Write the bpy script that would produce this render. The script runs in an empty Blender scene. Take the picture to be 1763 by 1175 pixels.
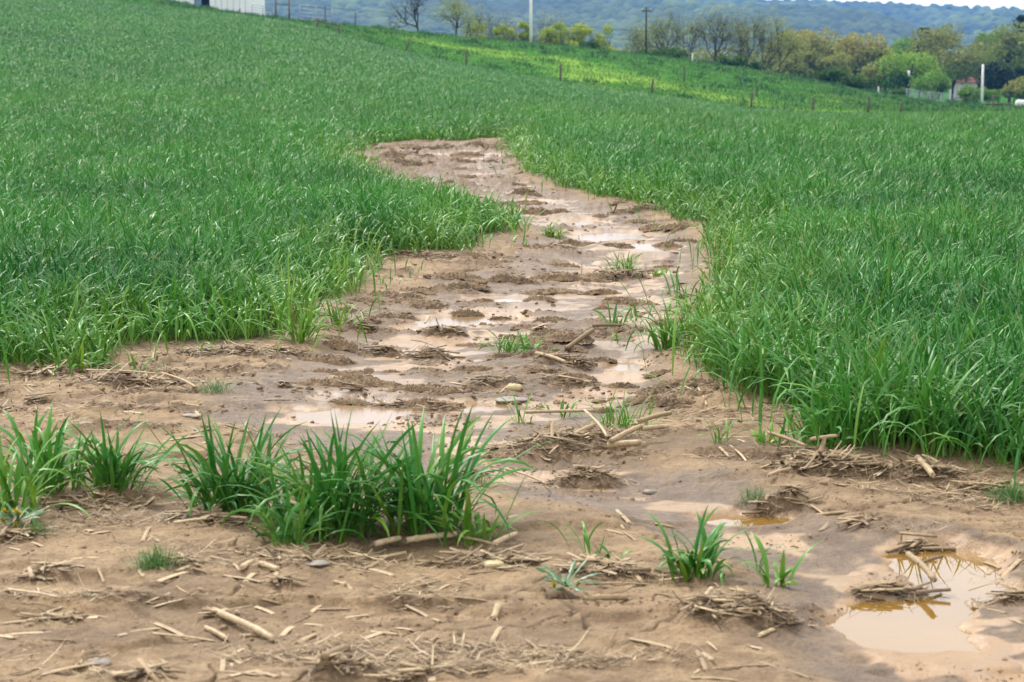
import bpy, math, random
import numpy as np
from mathutils import Vector, Matrix

# ------------------------------------------------------------------ camera
SC = bpy.context.scene
COL = SC.collection
FPX, CX, CY = 3428.0, 881.5, 587.5            # photo pixels
PITCH = math.radians(8.10)
CAMH = 1.6
SP, CP = math.sin(PITCH), math.cos(PITCH)
cam_d = bpy.data.cameras.new('camera')
cam = bpy.data.objects.new('camera', cam_d); COL.objects.link(cam)
cam.location = (0, 0, CAMH)
cam.rotation_euler = (math.radians(90) - PITCH, 0, 0)
cam_d.sensor_width = 36.0; cam_d.lens = 36.0 * FPX / 1763.0
cam_d.clip_start = 0.05; cam_d.clip_end = 20000
cam_d.dof.use_dof = True; cam_d.dof.focus_distance = 11.5; cam_d.dof.aperture_fstop = 6.3
SC.camera = cam

# ------------------------------------------------------------------ light
SUN_EL, SUN_AZ = math.radians(52), math.radians(-35)   # azimuth measured from +Y towards +X
w = bpy.data.worlds.new('World'); SC.world = w; w.use_nodes = True
wn = w.node_tree; wn.nodes.clear()
def wnode(t, **k):
    n = wn.nodes.new(t)
    for a, b in k.items(): setattr(n, a, b)
    return n
sky = wnode('ShaderNodeTexSky', sky_type='NISHITA', sun_disc=False, sun_elevation=SUN_EL, sun_rotation=SUN_AZ)
sky.air_density = 1.0; sky.dust_density = 1.6
tc = wnode('ShaderNodeTexCoord'); mp = wnode('ShaderNodeMapping'); mp.inputs['Scale'].default_value = (1, 1, 3)
ns = wnode('ShaderNodeTexNoise'); ns.inputs['Scale'].default_value = 2.2; ns.inputs['Detail'].default_value = 5
cr = wnode('ShaderNodeValToRGB')
cr.color_ramp.elements[0].position = 0.30; cr.color_ramp.elements[0].color = (7.8, 7.9, 8.2, 1)
cr.color_ramp.elements[1].position = 0.70; cr.color_ramp.elements[1].color = (11.0, 10.9, 10.8, 1)
mx = wnode('ShaderNodeMix', data_type='RGBA'); mx.inputs[0].default_value = 0.88
bg = wnode('ShaderNodeBackground'); bg.inputs['Strength'].default_value = 0.105
wo = wnode('ShaderNodeOutputWorld')
L = wn.links.new
L(tc.outputs['Generated'], mp.inputs[0]); L(mp.outputs[0], ns.inputs['Vector']); L(ns.outputs['Fac'], cr.inputs[0])
L(sky.outputs[0], mx.inputs[6]); L(cr.outputs[0], mx.inputs[7]); L(mx.outputs[2], bg.inputs['Color']); L(bg.outputs[0], wo.inputs[0])
sd_ = bpy.data.lights.new('sun', 'SUN'); sd_.energy = 2.4; sd_.angle = math.radians(10); sd_.color = (1, 0.95, 0.87)
sun = bpy.data.objects.new('sun', sd_); COL.objects.link(sun)
sun.rotation_euler = (math.radians(90) - SUN_EL, 0, math.pi - SUN_AZ)
SC.view_settings.view_transform = 'Standard'; SC.view_settings.look = 'None'
SC.view_settings.gamma = 1.0; SC.view_settings.exposure = 1.0
SC.render.engine = 'CYCLES'
cy = SC.cycles
cy.max_bounces = 6; cy.diffuse_bounces = 3; cy.glossy_bounces = 3; cy.transmission_bounces = 4
cy.transparent_max_bounces = 6; cy.volume_bounces = 1; cy.caustics_reflective = False; cy.caustics_refractive = False
cy.use_denoising = True

# ------------------------------------------------------------------ pixel helpers (used to place things at real positions)
def ray(px, py):
    v = np.asarray(py, float) - CY; u = np.asarray(px, float) - CX
    return u / (FPX * CP - v * SP), (-FPX * SP - v * CP) / (FPX * CP - v * SP)   # dx/dy, dz/dy
def at(px, py, z=0.0):
    a, b = ray(px, py)
    Y = (z - CAMH) / b
    return a * Y, Y
def zat(py, Y): return CAMH + Y * ray(CX, py)[1]
def xat(px, py, Y): return ray(px, py)[0] * Y
def ppm(py):           # photo pixels per metre on the near ground
    _, Y = at(CX, py); return FPX * CP / Y

# ------------------------------------------------------------------ noise
def _h(ix, iy, s):
    n = (ix.astype(np.int64) * 374761393 + iy.astype(np.int64) * 668265263 + s * 974634777) & 0xFFFFFFFF
    n = ((n ^ (n >> 13)) * 1274126177) & 0xFFFFFFFF
    n = ((n ^ (n >> 15)) * 2246822519) & 0xFFFFFFFF
    return ((n ^ (n >> 16)) & 0xFFFFFF) / float(0x1000000)
def perlin(x, y, s=0):
    x = np.asarray(x, float); y = np.asarray(y, float)
    ix = np.floor(x); iy = np.floor(y); fx = x - ix; fy = y - iy
    u = fx * fx * fx * (fx * (fx * 6 - 15) + 10); v = fy * fy * fy * (fy * (fy * 6 - 15) + 10)
    def g(dx, dy):
        a = _h(ix + dx, iy + dy, s) * 2 * np.pi
        return np.cos(a) * (fx - dx) + np.sin(a) * (fy - dy)
    a = g(0, 0); b = g(1, 0); c = g(0, 1); d = g(1, 1)
    return (a + (b - a) * u + (c - a) * v + (a - b - c + d) * u * v) * 1.5
def fbm(x, y, s=0, o=4, g=0.5):
    r = 0; a = 1; t = 0
    for k in range(o):
        r = r + a * perlin(x * 2 ** k + 17.3 * k, y * 2 ** k - 9.1 * k, s + k); t += a; a *= g
    return r / t
def worley(x, y, s=0):
    ix = np.floor(x); iy = np.floor(y)
    f1 = np.full(x.shape, 9.0); f2 = np.full(x.shape, 9.0)
    for dx in (-1, 0, 1):
        for dy in (-1, 0, 1):
            cx = ix + dx + _h(ix + dx, iy + dy, s); cy_ = iy + dy + _h(ix + dx, iy + dy, s + 7)
            d = np.hypot(cx - x, cy_ - y)
            f2 = np.minimum(f2, np.maximum(d, f1)); f1 = np.minimum(f1, d)
    return f1, f2
def worley_id(x, y, s=0):
    ix = np.floor(x); iy = np.floor(y); f1 = np.full(x.shape, 9.0); ci = np.zeros(x.shape)
    for dx in (-1, 0, 1):
        for dy in (-1, 0, 1):
            d = np.hypot(ix + dx + _h(ix + dx, iy + dy, s) - x, iy + dy + _h(ix + dx, iy + dy, s + 7) - y)
            k = d < f1; ci = np.where(k, _h(ix + dx, iy + dy, s + 13), ci); f1 = np.minimum(f1, d)
    return f1, ci
def sstep(a, b, x):
    t = np.clip((x - a) / (b - a), 0, 1); return t * t * (3 - 2 * t)

# ------------------------------------------------------------------ terrain
# along each view azimuth u = x/y: field edge (fence line) and hill crest, with the height the land has there
_pxs  = np.array([-900, 0, 160, 300, 430, 560, 640, 700, 803, 914, 965, 1121, 1293, 1400, 1495, 1560, 1640, 1763, 2600.])
_fy   = np.array([-160, -28, -6, 10, 23, 44, 70, 86, 110, 130, 138, 160, 184, 187, 191, 191.5, 191.5, 191, 191.])
_fd   = np.array([ 200, 200, 200, 205, 205, 180, 168, 168, 162, 155, 150, 143, 138, 134, 130, 128, 128, 128, 128.])
_cy   = np.array([-230, -60, -25, 0, 27, 38, 45, 52, 63, 72, 77, 94, 119, 140, 157, 169, 178, 179, 179.])
_cd   = np.array([ 280, 270, 265, 262, 255, 240, 232, 228, 225, 222, 222, 225, 228, 232, 236, 238, 240, 240, 240.])
_us = (_pxs - CX) / (FPX * CP)
UT = np.linspace(-0.95, 0.95, 381)
def _sm(a, k=5):
    a = np.interp(UT, _us, a); ker = np.ones(k) / k
    p = np.pad(a, k, mode='edge'); p = np.convolve(p, ker, 'same'); p = np.convolve(p, ker, 'same'); return p[k:-k]
FY, FD, CRY, CD = _sm(_fy), _sm(_fd), _sm(_cy), _sm(_cd)
ZF = np.array([zat(a, b) for a, b in zip(FY, FD)]) - .36; ZC = np.array([zat(a, b) for a, b in zip(CRY, CD)]) - .22   # the crop and the grass stand above the soil
YT = np.concatenate([np.linspace(0, 60, 61)[:-1], np.geomspace(60, 6000, 240)])
def pchip(xk, yk, x):
    h = np.diff(xk); d = np.diff(yk) / h; m = np.zeros(len(xk))
    for i in range(1, len(xk) - 1):
        if d[i - 1] * d[i] > 0:
            w1 = 2 * h[i] + h[i - 1]; w2 = h[i] + 2 * h[i - 1]
            m[i] = (w1 + w2) / (w1 / d[i - 1] + w2 / d[i])
    i = np.clip(np.searchsorted(xk, x) - 1, 0, len(xk) - 2); t = (x - xk[i]) / h[i]
    return (2*t**3-3*t**2+1)*yk[i] + (t**3-2*t**2+t)*h[i]*m[i] + (-2*t**3+3*t**2)*yk[i+1] + (t**3-t**2)*h[i]*m[i+1]
ZT = np.zeros((len(UT), len(YT)))
for i in range(len(UT)):
    xk = np.array([-10, 26, FD[i], CD[i], 390, 800, 7000.]); yk = np.array([0, 0, ZF[i], ZC[i], -6.5, -8, -8.])
    ZT[i] = pchip(xk, yk, YT)
def zbig(x, y):
    x = np.asarray(x, float); y = np.maximum(np.asarray(y, float), 0.3)
    u = np.clip(x / y, -0.949, 0.949)
    fu = (u + 0.95) / 1.9 * 380; iu = np.clip(fu.astype(int), 0, 379); fu = fu - iu
    iy = np.clip(np.searchsorted(YT, y) - 1, 0, len(YT) - 2); ft = np.clip((y - YT[iy]) / (YT[iy + 1] - YT[iy]), 0, 1)
    return (ZT[iu, iy] * (1 - fu) + ZT[iu + 1, iy] * fu) * (1 - ft) + (ZT[iu, iy + 1] * (1 - fu) + ZT[iu + 1, iy + 1] * fu) * ft
def fence_dist(x, y): return np.interp(np.asarray(x) / np.maximum(y, 0.3), UT, FD)
def crest_dist(x, y): return np.interp(np.asarray(x) / np.maximum(y, 0.3), UT, CD)

# outline of the bare mud (photo pixels on the ground)
MUD_PX = [(-900, 655), (0, 632), (120, 630), (190, 603), (270, 588), (400, 594), (500, 584), (528, 566), (540, 530), (600, 508), (648, 488),
          (632, 447), (730, 440), (825, 434), (852, 407), (915, 402), (868, 378), (780, 352), (700, 326), (645, 303),
          (610, 283), (598, 264), (640, 248), (760, 243), (872, 236), (886, 262), (905, 298), (960, 322), (1100, 352),
          (1208, 388), (1232, 430), (1232, 480), (1200, 545), (1172, 636), (1235, 650), (1300, 674), (1385, 705), (1470, 765),
          (1640, 785), (1763, 806), (2700, 900), (2700, 2600), (-900, 2600)]
MUD = np.array([at(a, b) for a, b in MUD_PX])
def mud_sd(x, y):
    """signed distance to the mud outline, positive on the mud"""
    x = np.asarray(x, float); y = np.asarray(y, float)
    d = np.full(x.shape, 1e9); ins = np.zeros(x.shape, bool)
    n = len(MUD)
    for i in range(n):
        ax, ay = MUD[i]; bx, by = MUD[(i + 1) % n]
        ex, ey = bx - ax, by - ay
        t = np.clip(((x - ax) * ex + (y - ay) * ey) / (ex * ex + ey * ey), 0, 1)
        d = np.minimum(d, np.hypot(x - ax - t * ex, y - ay - t * ey))
        c = ((ay > y) != (by > y)) & (x < ex * (y - ay) / (ey if abs(ey) > 1e-9 else 1e-9) + ax)
        ins ^= c
    return np.where(ins, d, -d) + (.10 + 1.1 * sstep(24, 36, y)) * fbm(x * (.9 - .45 * sstep(24, 36, y)), y * (.9 - .68 * sstep(24, 36, y)), 171, 4)
# course of the water: (px, py, half width m, depth m)
PATH_PX = [(790, 244, 1.6, .05), (810, 268, 1.7, .08), (850, 300, 1.5, .08), (925, 348, 1.2, .09), (1020, 392, 1.1, .09), (1105, 432, .95, .08),
           (1060, 462, .8, .07), (985, 488, .8, .07), (880, 520, .9, .07), (790, 562, .85, .08), (700, 608, .7, .06), (650, 660, .6, .06), (640, 708, .6, .07),
           (760, 728, .45, .07), (850, 772, .40, .09), (1000, 795, .36, .09), (1160, 845, .36, .08), (1330, 905, .40, .09),
           (1480, 945, .42, .09), (1600, 1010, .42, .09), (1600, 1090, .42, .08), (1760, 1160, .4, .08), (2100, 1230, .5, .08)]
PATH2_PX = [(1105, 432, .7, .05), (1130, 520, .45, .06), (1080, 632, .40, .06), (930, 690, .40, .06), (760, 716, .4, .06)]
def _path(P): return np.array([(*at(a, b), hw * 1.15, dp * .55) for a, b, hw, dp in P])
PATHS = [_path(PATH_PX), _path(PATH2_PX)]
def channel(x, y):
    best = np.zeros(np.shape(x)); cen = np.full(np.shape(x), 9.0)
    for P in PATHS:
        for i in range(len(P) - 1):
            ax, ay, aw, ad = P[i]; bx, by, bw, bd = P[i + 1]
            ex, ey = bx - ax, by - ay
            t = np.clip(((x - ax) * ex + (y - ay) * ey) / (ex * ex + ey * ey), 0, 1)
            d = np.hypot(x - ax - t * ex, y - ay - t * ey); hw = aw + (bw - aw) * t; dp = ad + (bd - ad) * t
            best = np.maximum(best, dp * (1 - sstep(0.25, 1.25, d / hw))); cen = np.minimum(cen, d / hw)
    return best, cen
# pools: (px, py, rx px, ry px) in groups that share one water level
POOLS_PX = [
    dict(e=[(1640, 985, 92, 44), (1560, 1062, 112, 50), (1600, 1030, 60, 30)], dz=.035, c='ochre'),
    dict(e=[(590, 714, 120, 22), (720, 694, 110, 13), (820, 688, 60, 9)], dz=.022, c='silt'),
    dict(e=[(800, 551, 95, 13), (700, 572, 55, 8)], dz=.022, c='silt'),
    dict(e=[(1058, 402, 78, 10), (1010, 384, 40, 6)], dz=.022, c='silt'),
    dict(e=[(1110, 428, 62, 8)], dz=.022, c='silt'),
    dict(e=[(1078, 632, 42, 9)], dz=.018, c='silt'),
    dict(e=[(812, 270, 46, 5), (742, 267, 16, 3)], dz=.03, c='silt'),
    dict(e=[(922, 350, 38, 5)], dz=.025, c='silt'),
    dict(e=[(872, 519, 60, 5)], dz=.018, c='silt'),
    dict(e=[(1005, 470, 48, 4)], dz=.018, c='silt'),
    dict(e=[(1290, 895, 90, 12)], dz=.02, c='ochre'),
]
# ridges of maize residue: px, py (base), width px, height px, straw amount, tilt in plan
HEAPS = []; HEAP_SPEC = []   # filled below; the ground rises a little under each
def heap(px, py, wpx, hpx, label, straw=1.0, dark=0.5, rot=0.0, logs=0):
    s = ppm(py)
    HEAP_SPEC.append(dict(w=wpx / s, h=hpx / s, label=label, straw=straw, dark=dark, rot=rot, px=px, py=py, logs=logs))
heap(965, 772, 300, 40, 'large matted heap of corn stalks in mid gully with thick logs on it', 1.5, .45, .05)
heap(1010, 838, 160, 38, 'low heap of muddy corn residue just below the large stalk heap', .9, .6, -.25)
heap(1345, 885, 120, 32, 'dark dam of matted straw across the orange stream behind two thin sprouts', .9, .75, .1)
heap(1470, 903, 95, 16, 'thin strip of muddy residue right of the dark straw dam', .5, .75, -.1)
heap(1590, 925, 120, 18, 'curled dark residue strip on pale silt behind the ochre puddle', .7, .7, .05)
heap(1530, 1022, 190, 26, 'matted residue bar with broken stalks dividing the two halves of the ochre puddle', .9, .8, .08)
heap(1735, 1034, 110, 24, 'small straw bar at the right edge of the ochre puddle', .8, .7, .0)
heap(1270, 1065, 220, 52, 'big eroded straw overhang left of the ochre puddle', 1.6, .55, -.2)
heap(1040, 985, 190, 22, 'loose patch of broken pale straw behind the dandelion rosette', 1.1, .3, .0)
heap(840, 966, 230, 18, 'straw strip with long pale stalks in front of the tall wheat clumps', 1.0, .35, .0)
heap(560, 958, 330, 12, 'flat litter of pale straw under the tall foreground wheat clumps', 1.2, .25, .0)
heap(1430, 808, 220, 36, 'straw ridge with frayed left end under the right wheat edge', 1.4, .4, -.05)
heap(1590, 818, 170, 26, 'straw ridge with a thick broken stalk below the right wheat edge', 1.1, .45, -.1)
heap(1710, 838, 150, 12, 'flat bundle of long pale straws beside the right edge grass tuft', 1.0, .3, .0)
heap(240, 664, 250, 20, 'long pile of split corn stalks on cracked mud at left', 1.3, .35, -.06)
heap(90, 646, 150, 18, 'fine straw drift against the wheat at the left edge', 1.2, .45, .0)
heap(62, 690, 38, 22, 'single upright stubble root on cracked mud at far left', .8, .6, .0)
heap(395, 606, 190, 14, 'narrow straw drift along the foot of the left wheat', 1.0, .45, .05)
heap(490, 610, 100, 14, 'pale chopped stalks at right end of the left straw drift', 1.0, .3, -.1)
heap(618, 572, 95, 18, 'brown curled soil and root strip on wet mud right of the left wheat', .5, .8, -.35)
heap(702, 548, 52, 14, 'small brown root clod beside the mid gully pool', .5, .7, -.2)
heap(768, 580, 92, 20, 'brushy root heap with two pale straws in front of the mid gully pool', 1.0, .6, .0)
heap(655, 612, 95, 20, 'dark brown residue dam left of the small grass tufts', .7, .8, .05)
heap(735, 616, 110, 18, 'broken brown residue dam just left of the wheat sprouts in the gully', .7, .75, -.05)
heap(845, 662, 110, 18, 'brown residue bar immediately left of the yellow stone', .7, .75, .0)
heap(985, 664, 130, 14, 'brown residue bar immediately right of the yellow stone', .6, .75, .05)
heap(975, 634, 120, 30, 'straw heap topped by a long leaning stick in the gully', 1.2, .55, -.15)
heap(928, 572, 44, 16, 'rounded root clod right of the gully sprouts', .7, .6, .0)
heap(760, 706, 90, 16, 'dark clod dam at the lower right rim of the mid puddle', .4, .85, .0)
heap(680, 700, 130, 14, 'dark crumbly dam between the two mid puddles', .4, .85, .0)
heap(610, 685, 34, 14, 'single brown clod at the left end of the crumbly dam', .3, .85, .0)
heap(490, 668, 26, 10, 'lone small clod with roots on smooth left mud', .5, .65, .0)
heap(1065, 480, 140, 14, 'straw bar at foot of the bright grass tuft in upper gully', 1.0, .5, .0)
heap(1095, 366, 110, 12, 'straw mat under the right wheat edge in the upper gully', 1.0, .55, -.05)
heap(745, 446, 160, 10, 'straw drift along the front of the left wheat lobe', 1.0, .5, .0)
heap(965, 434, 70, 10, 'small straw clod right of the left wheat lobe tip', .8, .6, .0)
heap(1060, 425, 60, 12, 'dark clod standing in the bright upper puddle', .4, .85, .0)
heap(905, 335, 70, 12, 'brown clod mass beside the narrow upper stream', .5, .8, .0)
heap(700, 283, 90, 8, 'long dark clod row at the far left bend of the gully', .6, .75, .0)
heap(840, 252, 110, 7, 'rough clod row across the far head of the gully', .6, .75, .0)
heap(755, 258, 90, 6, 'rough straw row left of the far gully pool', .7, .65, .0)
heap(800, 282, 60, 7, 'dark clod in front of the far gully pool', .5, .8, .0)
heap(590, 1160, 140, 34, 'large grey corn root ball at the bottom edge of the frame', 1.0, .6, .1)
heap(705, 1174, 110, 20, 'tangle of pale stalks right of the grey root ball at bottom', 1.1, .4, .0)
heap(245, 1168, 130, 20, 'pale straw tangle behind the flat grey stone at bottom left', 1.0, .3, .0)
heap(488, 1008, 50, 20, 'fanned pale root tuft on dry mud in the left foreground', 1.0, .35, .3)
heap(385, 1045, 70, 22, 'pale root crown beside the jointed stalk in the left foreground', 1.0, .4, -.2)
heap(80, 985, 130, 14, 'curled pale husk pile at the left edge of the foreground', .8, .4, .1)
heap(95, 1048, 120, 12, 'stack of flat pale straws on the left foreground mud', .9, .3, .1)
heap(320, 968, 120, 14, 'straw pile beside the bright green tuft in the foreground', 1.0, .35, .1)
heap(30, 925, 90, 16, 'dark straw bank under the yellow dandelions', 1.0, .55, .0)
heap(350, 895, 190, 12, 'pale straw mat at the foot of the leftmost tall wheat clump', 1.2, .3, .0)
heap(160, 868, 220, 12, 'straw mat under the sparse wheat at left', 1.2, .4, .1)
heap(800, 815, 80, 16, 'weedy straw knot right behind the tall wheat clumps', .8, .5, .0)

def pre_ground(x, y):
    """near relief before the pools are let in"""
    sd = mud_sd(x, y); m = sstep(-0.15, 0.45, sd)
    ch, cen = channel(x, y)
    flat = 1 - 0.5 * (1 - sstep(0.4, 1.1, cen))
    far = sstep(22, 34, y)
    wx = x + .12 * perlin(x * 2, y * 2, 51); wy = y + .12 * perlin(x * 2, y * 2, 52)
    z = -0.035 * m - ch * m
    z = z + m * (0.045 * fbm(x * .55, y * .8, 3, 3) + 0.022 * flat * fbm(wx * 1.9, wy * 2.6, 5, 3) + flat * 0.010 * np.abs(fbm(wx * 5, wy * 7, 9, 3))
                 + 0.008 * flat * fbm(x * 20, y * 22, 13, 4) + far * 0.05 * np.abs(fbm(x * 1.3, y * 1.1, 19, 3)) + sstep(8.5, 13, y) * .045 * np.abs(fbm(x * 3.2, y * 3.0, 20, 4)))
    # scarps: little terraces worn by the runoff
    t = fbm(wx * .8, wy * 1.5, 23, 3); z = z + m * flat * 0.022 * sstep(-.02, .05, t + .06 * perlin(x * 9, y * 9, 24))
    z = z + (1 - m) * 0.03 * fbm(x * .7, y * .7, 29, 2)
    for hp in HEAPS:
        dx = x - hp['x']; dy = y - hp['y']
        r = (dx / (hp['w'] * .62)) ** 2 + (dy / max(hp['w'] * .24, hp['h'] * 1.3)) ** 2
        k = r < 6
        if np.any(k): z = np.where(k, z + hp['h'] * .28 * np.exp(-r * 1.3), z)
    return z, sd, cen, m
POOLS = []
for g in POOLS_PX:
    E = []
    for px, py, rx, ry in g['e']:
        X, Y = at(px, py, -.06)
        for _ in range(4): X, Y = at(px, py, float(pre_ground(np.array([float(X)]), np.array([float(Y)]))[0][0]))
        E.append((float(X), float(Y), rx / ppm(py) * (.95 if g['c'] == 'ochre' and len(g['e']) > 1 else .8), Y / (py - 100) * ry * (.95 if g['c'] == 'ochre' and len(g['e']) > 1 else .8)))
    x = np.array([e[0] for e in E]); y = np.array([e[1] for e in E])
    zz = pre_ground(x, y)[0]
    POOLS.append(dict(E=E, level=float(zz.min()) - .004, dz=g['dz'], c=g['c']))
def pool_r(P, x, y):
    r = np.full(np.shape(x), 9.0)
    for (ex, ey, a, b) in P['E']: r = np.minimum(r, np.hypot((x - ex) / a, (y - ey) / b))
    return r + .75 * fbm(x * 2.6, y * 4.2, 47, 4) + .16 * perlin(x * 11, y * 14, 48)
def corn_rows(x, y):
    """broken lines of old maize rows that run across the view"""
    yy = y + .16 * perlin(x * .7, y * .5, 151) + .05 * x
    ph = np.abs((yy / .55) % 1 - .5) * .55
    on = sstep(-.08, .16, fbm(x * 1.15, np.floor(yy / .55) * 3.7, 153, 3)) 
    return np.exp(-(ph / .085) ** 2) * on
def ground_full(x, y):
    x = np.asarray(x, float); y = np.asarray(y, float); shp = x.shape; x = x.ravel(); y = y.ravel()
    near = (y < 48) & (y > 1.0)
    z = zbig(x, y); sdo = np.full(x.shape, -9.0); orgo = np.zeros(x.shape); wet = np.zeros(x.shape); silt = np.zeros(x.shape); crk = np.zeros(x.shape)
    if near.any():
        xn, yn = x[near], y[near]
        zz, sd, cen, m = pre_ground(xn, yn)
        wt = m * (1 - sstep(.45, 1.5, cen + .8 * fbm(xn * 1.1, yn * 2.0, 41, 5)))
        st = m * (1 - sstep(.12, .62, cen + .95 * fbm(xn * .9, yn * 3.0, 43, 5) + .35 * perlin(xn * 7, yn * 9, 45) + .12 + .25 * sstep(20, 30, yn)))
        org = m * (.4 + .6 * sstep(7, 10.5, yn)) * corn_rows(xn, yn) * (.55 + .45 * fbm(xn * 9, yn * 9, 155, 3)) * (1 - .6 * sstep(0, -.2, sd))
        org = np.maximum(org, m * sstep(17, 27, yn) * sstep(-.1, .25, fbm(xn * 2.4, yn * 1.6, 159, 3)) * .75)
        zmud = zz + org * (.060 + .05 * sstep(12, 26, yn)) * np.clip(.55 + 1.1 * fbm(xn * 11, yn * 11, 157, 4), .05, 2)
        for P in POOLS:
            r = pool_r(P, xn, yn)
            k = 1 - sstep(1.0, 1.7, r)
            if not (k > 0).any(): continue
            lev = P['level']
            bowl = lev + P['dz'] * (sstep(.55, 1.5, r) * 1.35 - 1.0) + .0015 * perlin(xn * 14, yn * 14, 3)
            zmud = zmud * (1 - k) + bowl * k
            zmud = np.where((r > 1.15) & (r < 3.4), np.maximum(zmud, lev + .004 + .012 * sstep(1.15, 1.4, r) - .10 * sstep(1.5, 3.4, r)), zmud)
            org = org * (1 - k)
            st = np.maximum(st, 1 - sstep(1.1, 1.7, r)); wt = np.maximum(wt, 1 - sstep(1.2, 2.2, r))
        # drying cracks on the crust away from the water
        kk = (yn < 17) & (sd > .05) & (wt < .55)
        ck = np.zeros(xn.shape)
        if kk.any():
            xx, yy = xn[kk], yn[kk]
            f1, f2 = worley(xx * 3.1 + .5 * fbm(xx * 5, yy * 5, 61, 3), yy * 4.2 + .5 * fbm(xx * 5, yy * 5, 62, 3), 63)
            msk = sstep(.0, .22, fbm(xx * .7, yy * .8, 65, 2) + .04)
            ck[kk] = (1 - sstep(.0, .07, f2 - f1)) * msk
        zmud = zmud - .015 * ck
        z[near] += zmud * (1 - sstep(40, 48, yn)); sdo[near] = sd; orgo[near] = org; wet[near] = wt; silt[near] = st; crk[near] = ck
    return [a.reshape(shp) for a in (z, sdo, wet, silt, crk, orgo)]
def Hs(x, y):
    """ground or the water standing on it"""
    x = np.atleast_1d(np.asarray(x, float)); y = np.atleast_1d(np.asarray(y, float)); z = ground_full(x, y)[0]
    for P in POOLS: z = np.where(pool_r(P, x, y) < 1.35, np.maximum(z, P['level']), z)
    return z
def on(px, py):
    """where the ray through a photo pixel meets the ground or the water"""
    X, Y = at(px, py, -.05)
    for _ in range(5): X, Y = at(px, py, float(Hs(float(X), float(Y))[0]))
    return float(X), float(Y)
def H(x, y):
    r = ground_full(np.atleast_1d(np.asarray(x, float)), np.atleast_1d(np.asarray(y, float)))[0]
    return float(r[0]) if np.ndim(x) == 0 else r

for hp in HEAP_SPEC:
    hp['x'], hp['y'] = on(hp['px'], hp['py'])
HEAPS.extend(HEAP_SPEC)
# ------------------------------------------------------------------ mesh helpers
class MB:
    def __init__(s): s.V = []; s.F = []; s.A = []; s.n = 0
    def add(s, V, F, A=None):
        V = np.asarray(V, np.float32).reshape(-1, 3)
        s.V.append(V); s.A.append(np.zeros((len(V), 4), np.float32) if A is None else np.asarray(A, np.float32).reshape(-1, 4))
        for f in (F if isinstance(F, list) else [F]):
            s.F.append(np.asarray(f, np.int64) + s.n)
        s.n += len(V)
    def build(s, name, mat, parent=None, smooth=True, loc=None, attr=True):
        V = np.concatenate(s.V); A = np.concatenate(s.A)
        me = bpy.data.meshes.new(name)
        me.vertices.add(len(V)); me.vertices.foreach_set('co', V.ravel())
        lv = np.concatenate([f.ravel() for f in s.F]).astype(np.int32)
        cnt = np.concatenate([np.full(len(f), f.shape[1], np.int32) for f in s.F])
        st = np.concatenate([[0], np.cumsum(cnt)[:-1]]).astype(np.int32)
        me.loops.add(len(lv)); me.loops.foreach_set('vertex_index', lv)
        me.polygons.add(len(cnt)); me.polygons.foreach_set('loop_start', st)
        me.polygons.foreach_set('use_smooth', np.full(len(cnt), smooth))
        if attr:
            at_ = me.attributes.new('surf', 'FLOAT_COLOR', 'POINT'); at_.data.foreach_set('color', A.ravel())
        me.update(calc_edges=True); me.validate()
        if mat: me.materials.append(mat)
        o = bpy.data.objects.new(name, me); COL.objects.link(o)
        if parent: o.parent = parent
        if loc is not None: o.location = loc
        return o
def tag(o, label=None, cat=None, group=None, kind=None):
    if label: o['label'] = label
    if cat: o['category'] = cat
    if group: o['group'] = group
    if kind: o['kind'] = kind
    return o
def empty(name, loc, label, cat, group=None):
    o = bpy.data.objects.new(name, None); COL.objects.link(o); o.location = loc; o.empty_display_size = .2
    return tag(o, label, cat, group)
WPROF = ([0, .12, .4, .7, .9, 1], [.42, .55, 1, .85, .42, .03])
def blades(mb, x, y, z, Ln, W, az, lean, curl, twist, ns=4, vee=0.0, rnd=None, yel=None, prof=WPROF, bend=1.6, w4=None):
    """grass leaves or straws as tapering bent ribbons"""
    n = len(x)
    if n == 0: return
    s = np.linspace(0, 1, ns + 1); sm = (s[1:] + s[:-1]) / 2
    lean = lean[:, None]; curl = curl[:, None]
    ph = lean + curl * sm[None] ** bend
    st = (Ln / ns)[:, None]
    r = np.concatenate([np.zeros((n, 1)), np.cumsum(st * np.sin(ph), 1)], 1)
    h = np.concatenate([np.zeros((n, 1)), np.cumsum(st * np.cos(ph), 1)], 1)
    pv = lean + curl * s[None] ** bend
    ca, sa = np.cos(az)[:, None], np.sin(az)[:, None]
    P = np.stack([x[:, None] + r * ca, y[:, None] + r * sa, z[:, None] + h], -1)
    N = np.stack([np.cos(pv) * ca, np.cos(pv) * sa, -np.sin(pv)], -1)
    S = np.stack([-sa + 0 * pv, ca + 0 * pv, 0 * pv], -1)
    ta = (twist[:, None] * (s[None] - .3))[..., None]
    D = np.cos(ta) * S + np.sin(ta) * N; M = -np.sin(ta) * S + np.cos(ta) * N
    wd = (W[:, None] * np.interp(s, *prof)[None])[..., None] * .5
    rows = [P - D * wd, P + D * wd] if vee == 0 else [P - D * wd + M * wd * vee, P - M * wd * vee * .2, P + D * wd + M * wd * vee]
    k = len(rows)
    V = np.stack(rows, 2).reshape(-1, 3)
    A = np.zeros((n, ns + 1, k, 4), np.float32)
    A[..., 0] = s[None, :, None]; A[..., 1] = (np.random.rand(n) if rnd is None else rnd)[:, None, None]
    A[..., 2] = (0 if yel is None else yel[:, None, None]); A[..., 3] = 1 if w4 is None else w4[:, None, None]
    base = (np.arange(n) * (ns + 1) * k)[:, None, None]
    i = (np.arange(ns) * k)[None, :, None]; j = np.arange(k - 1)[None, None, :]
    q = base + i + j
    F = np.stack([q, q + 1, q + k + 1, q + k], -1).reshape(-1, 4)
    mb.add(V, F, A)
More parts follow.
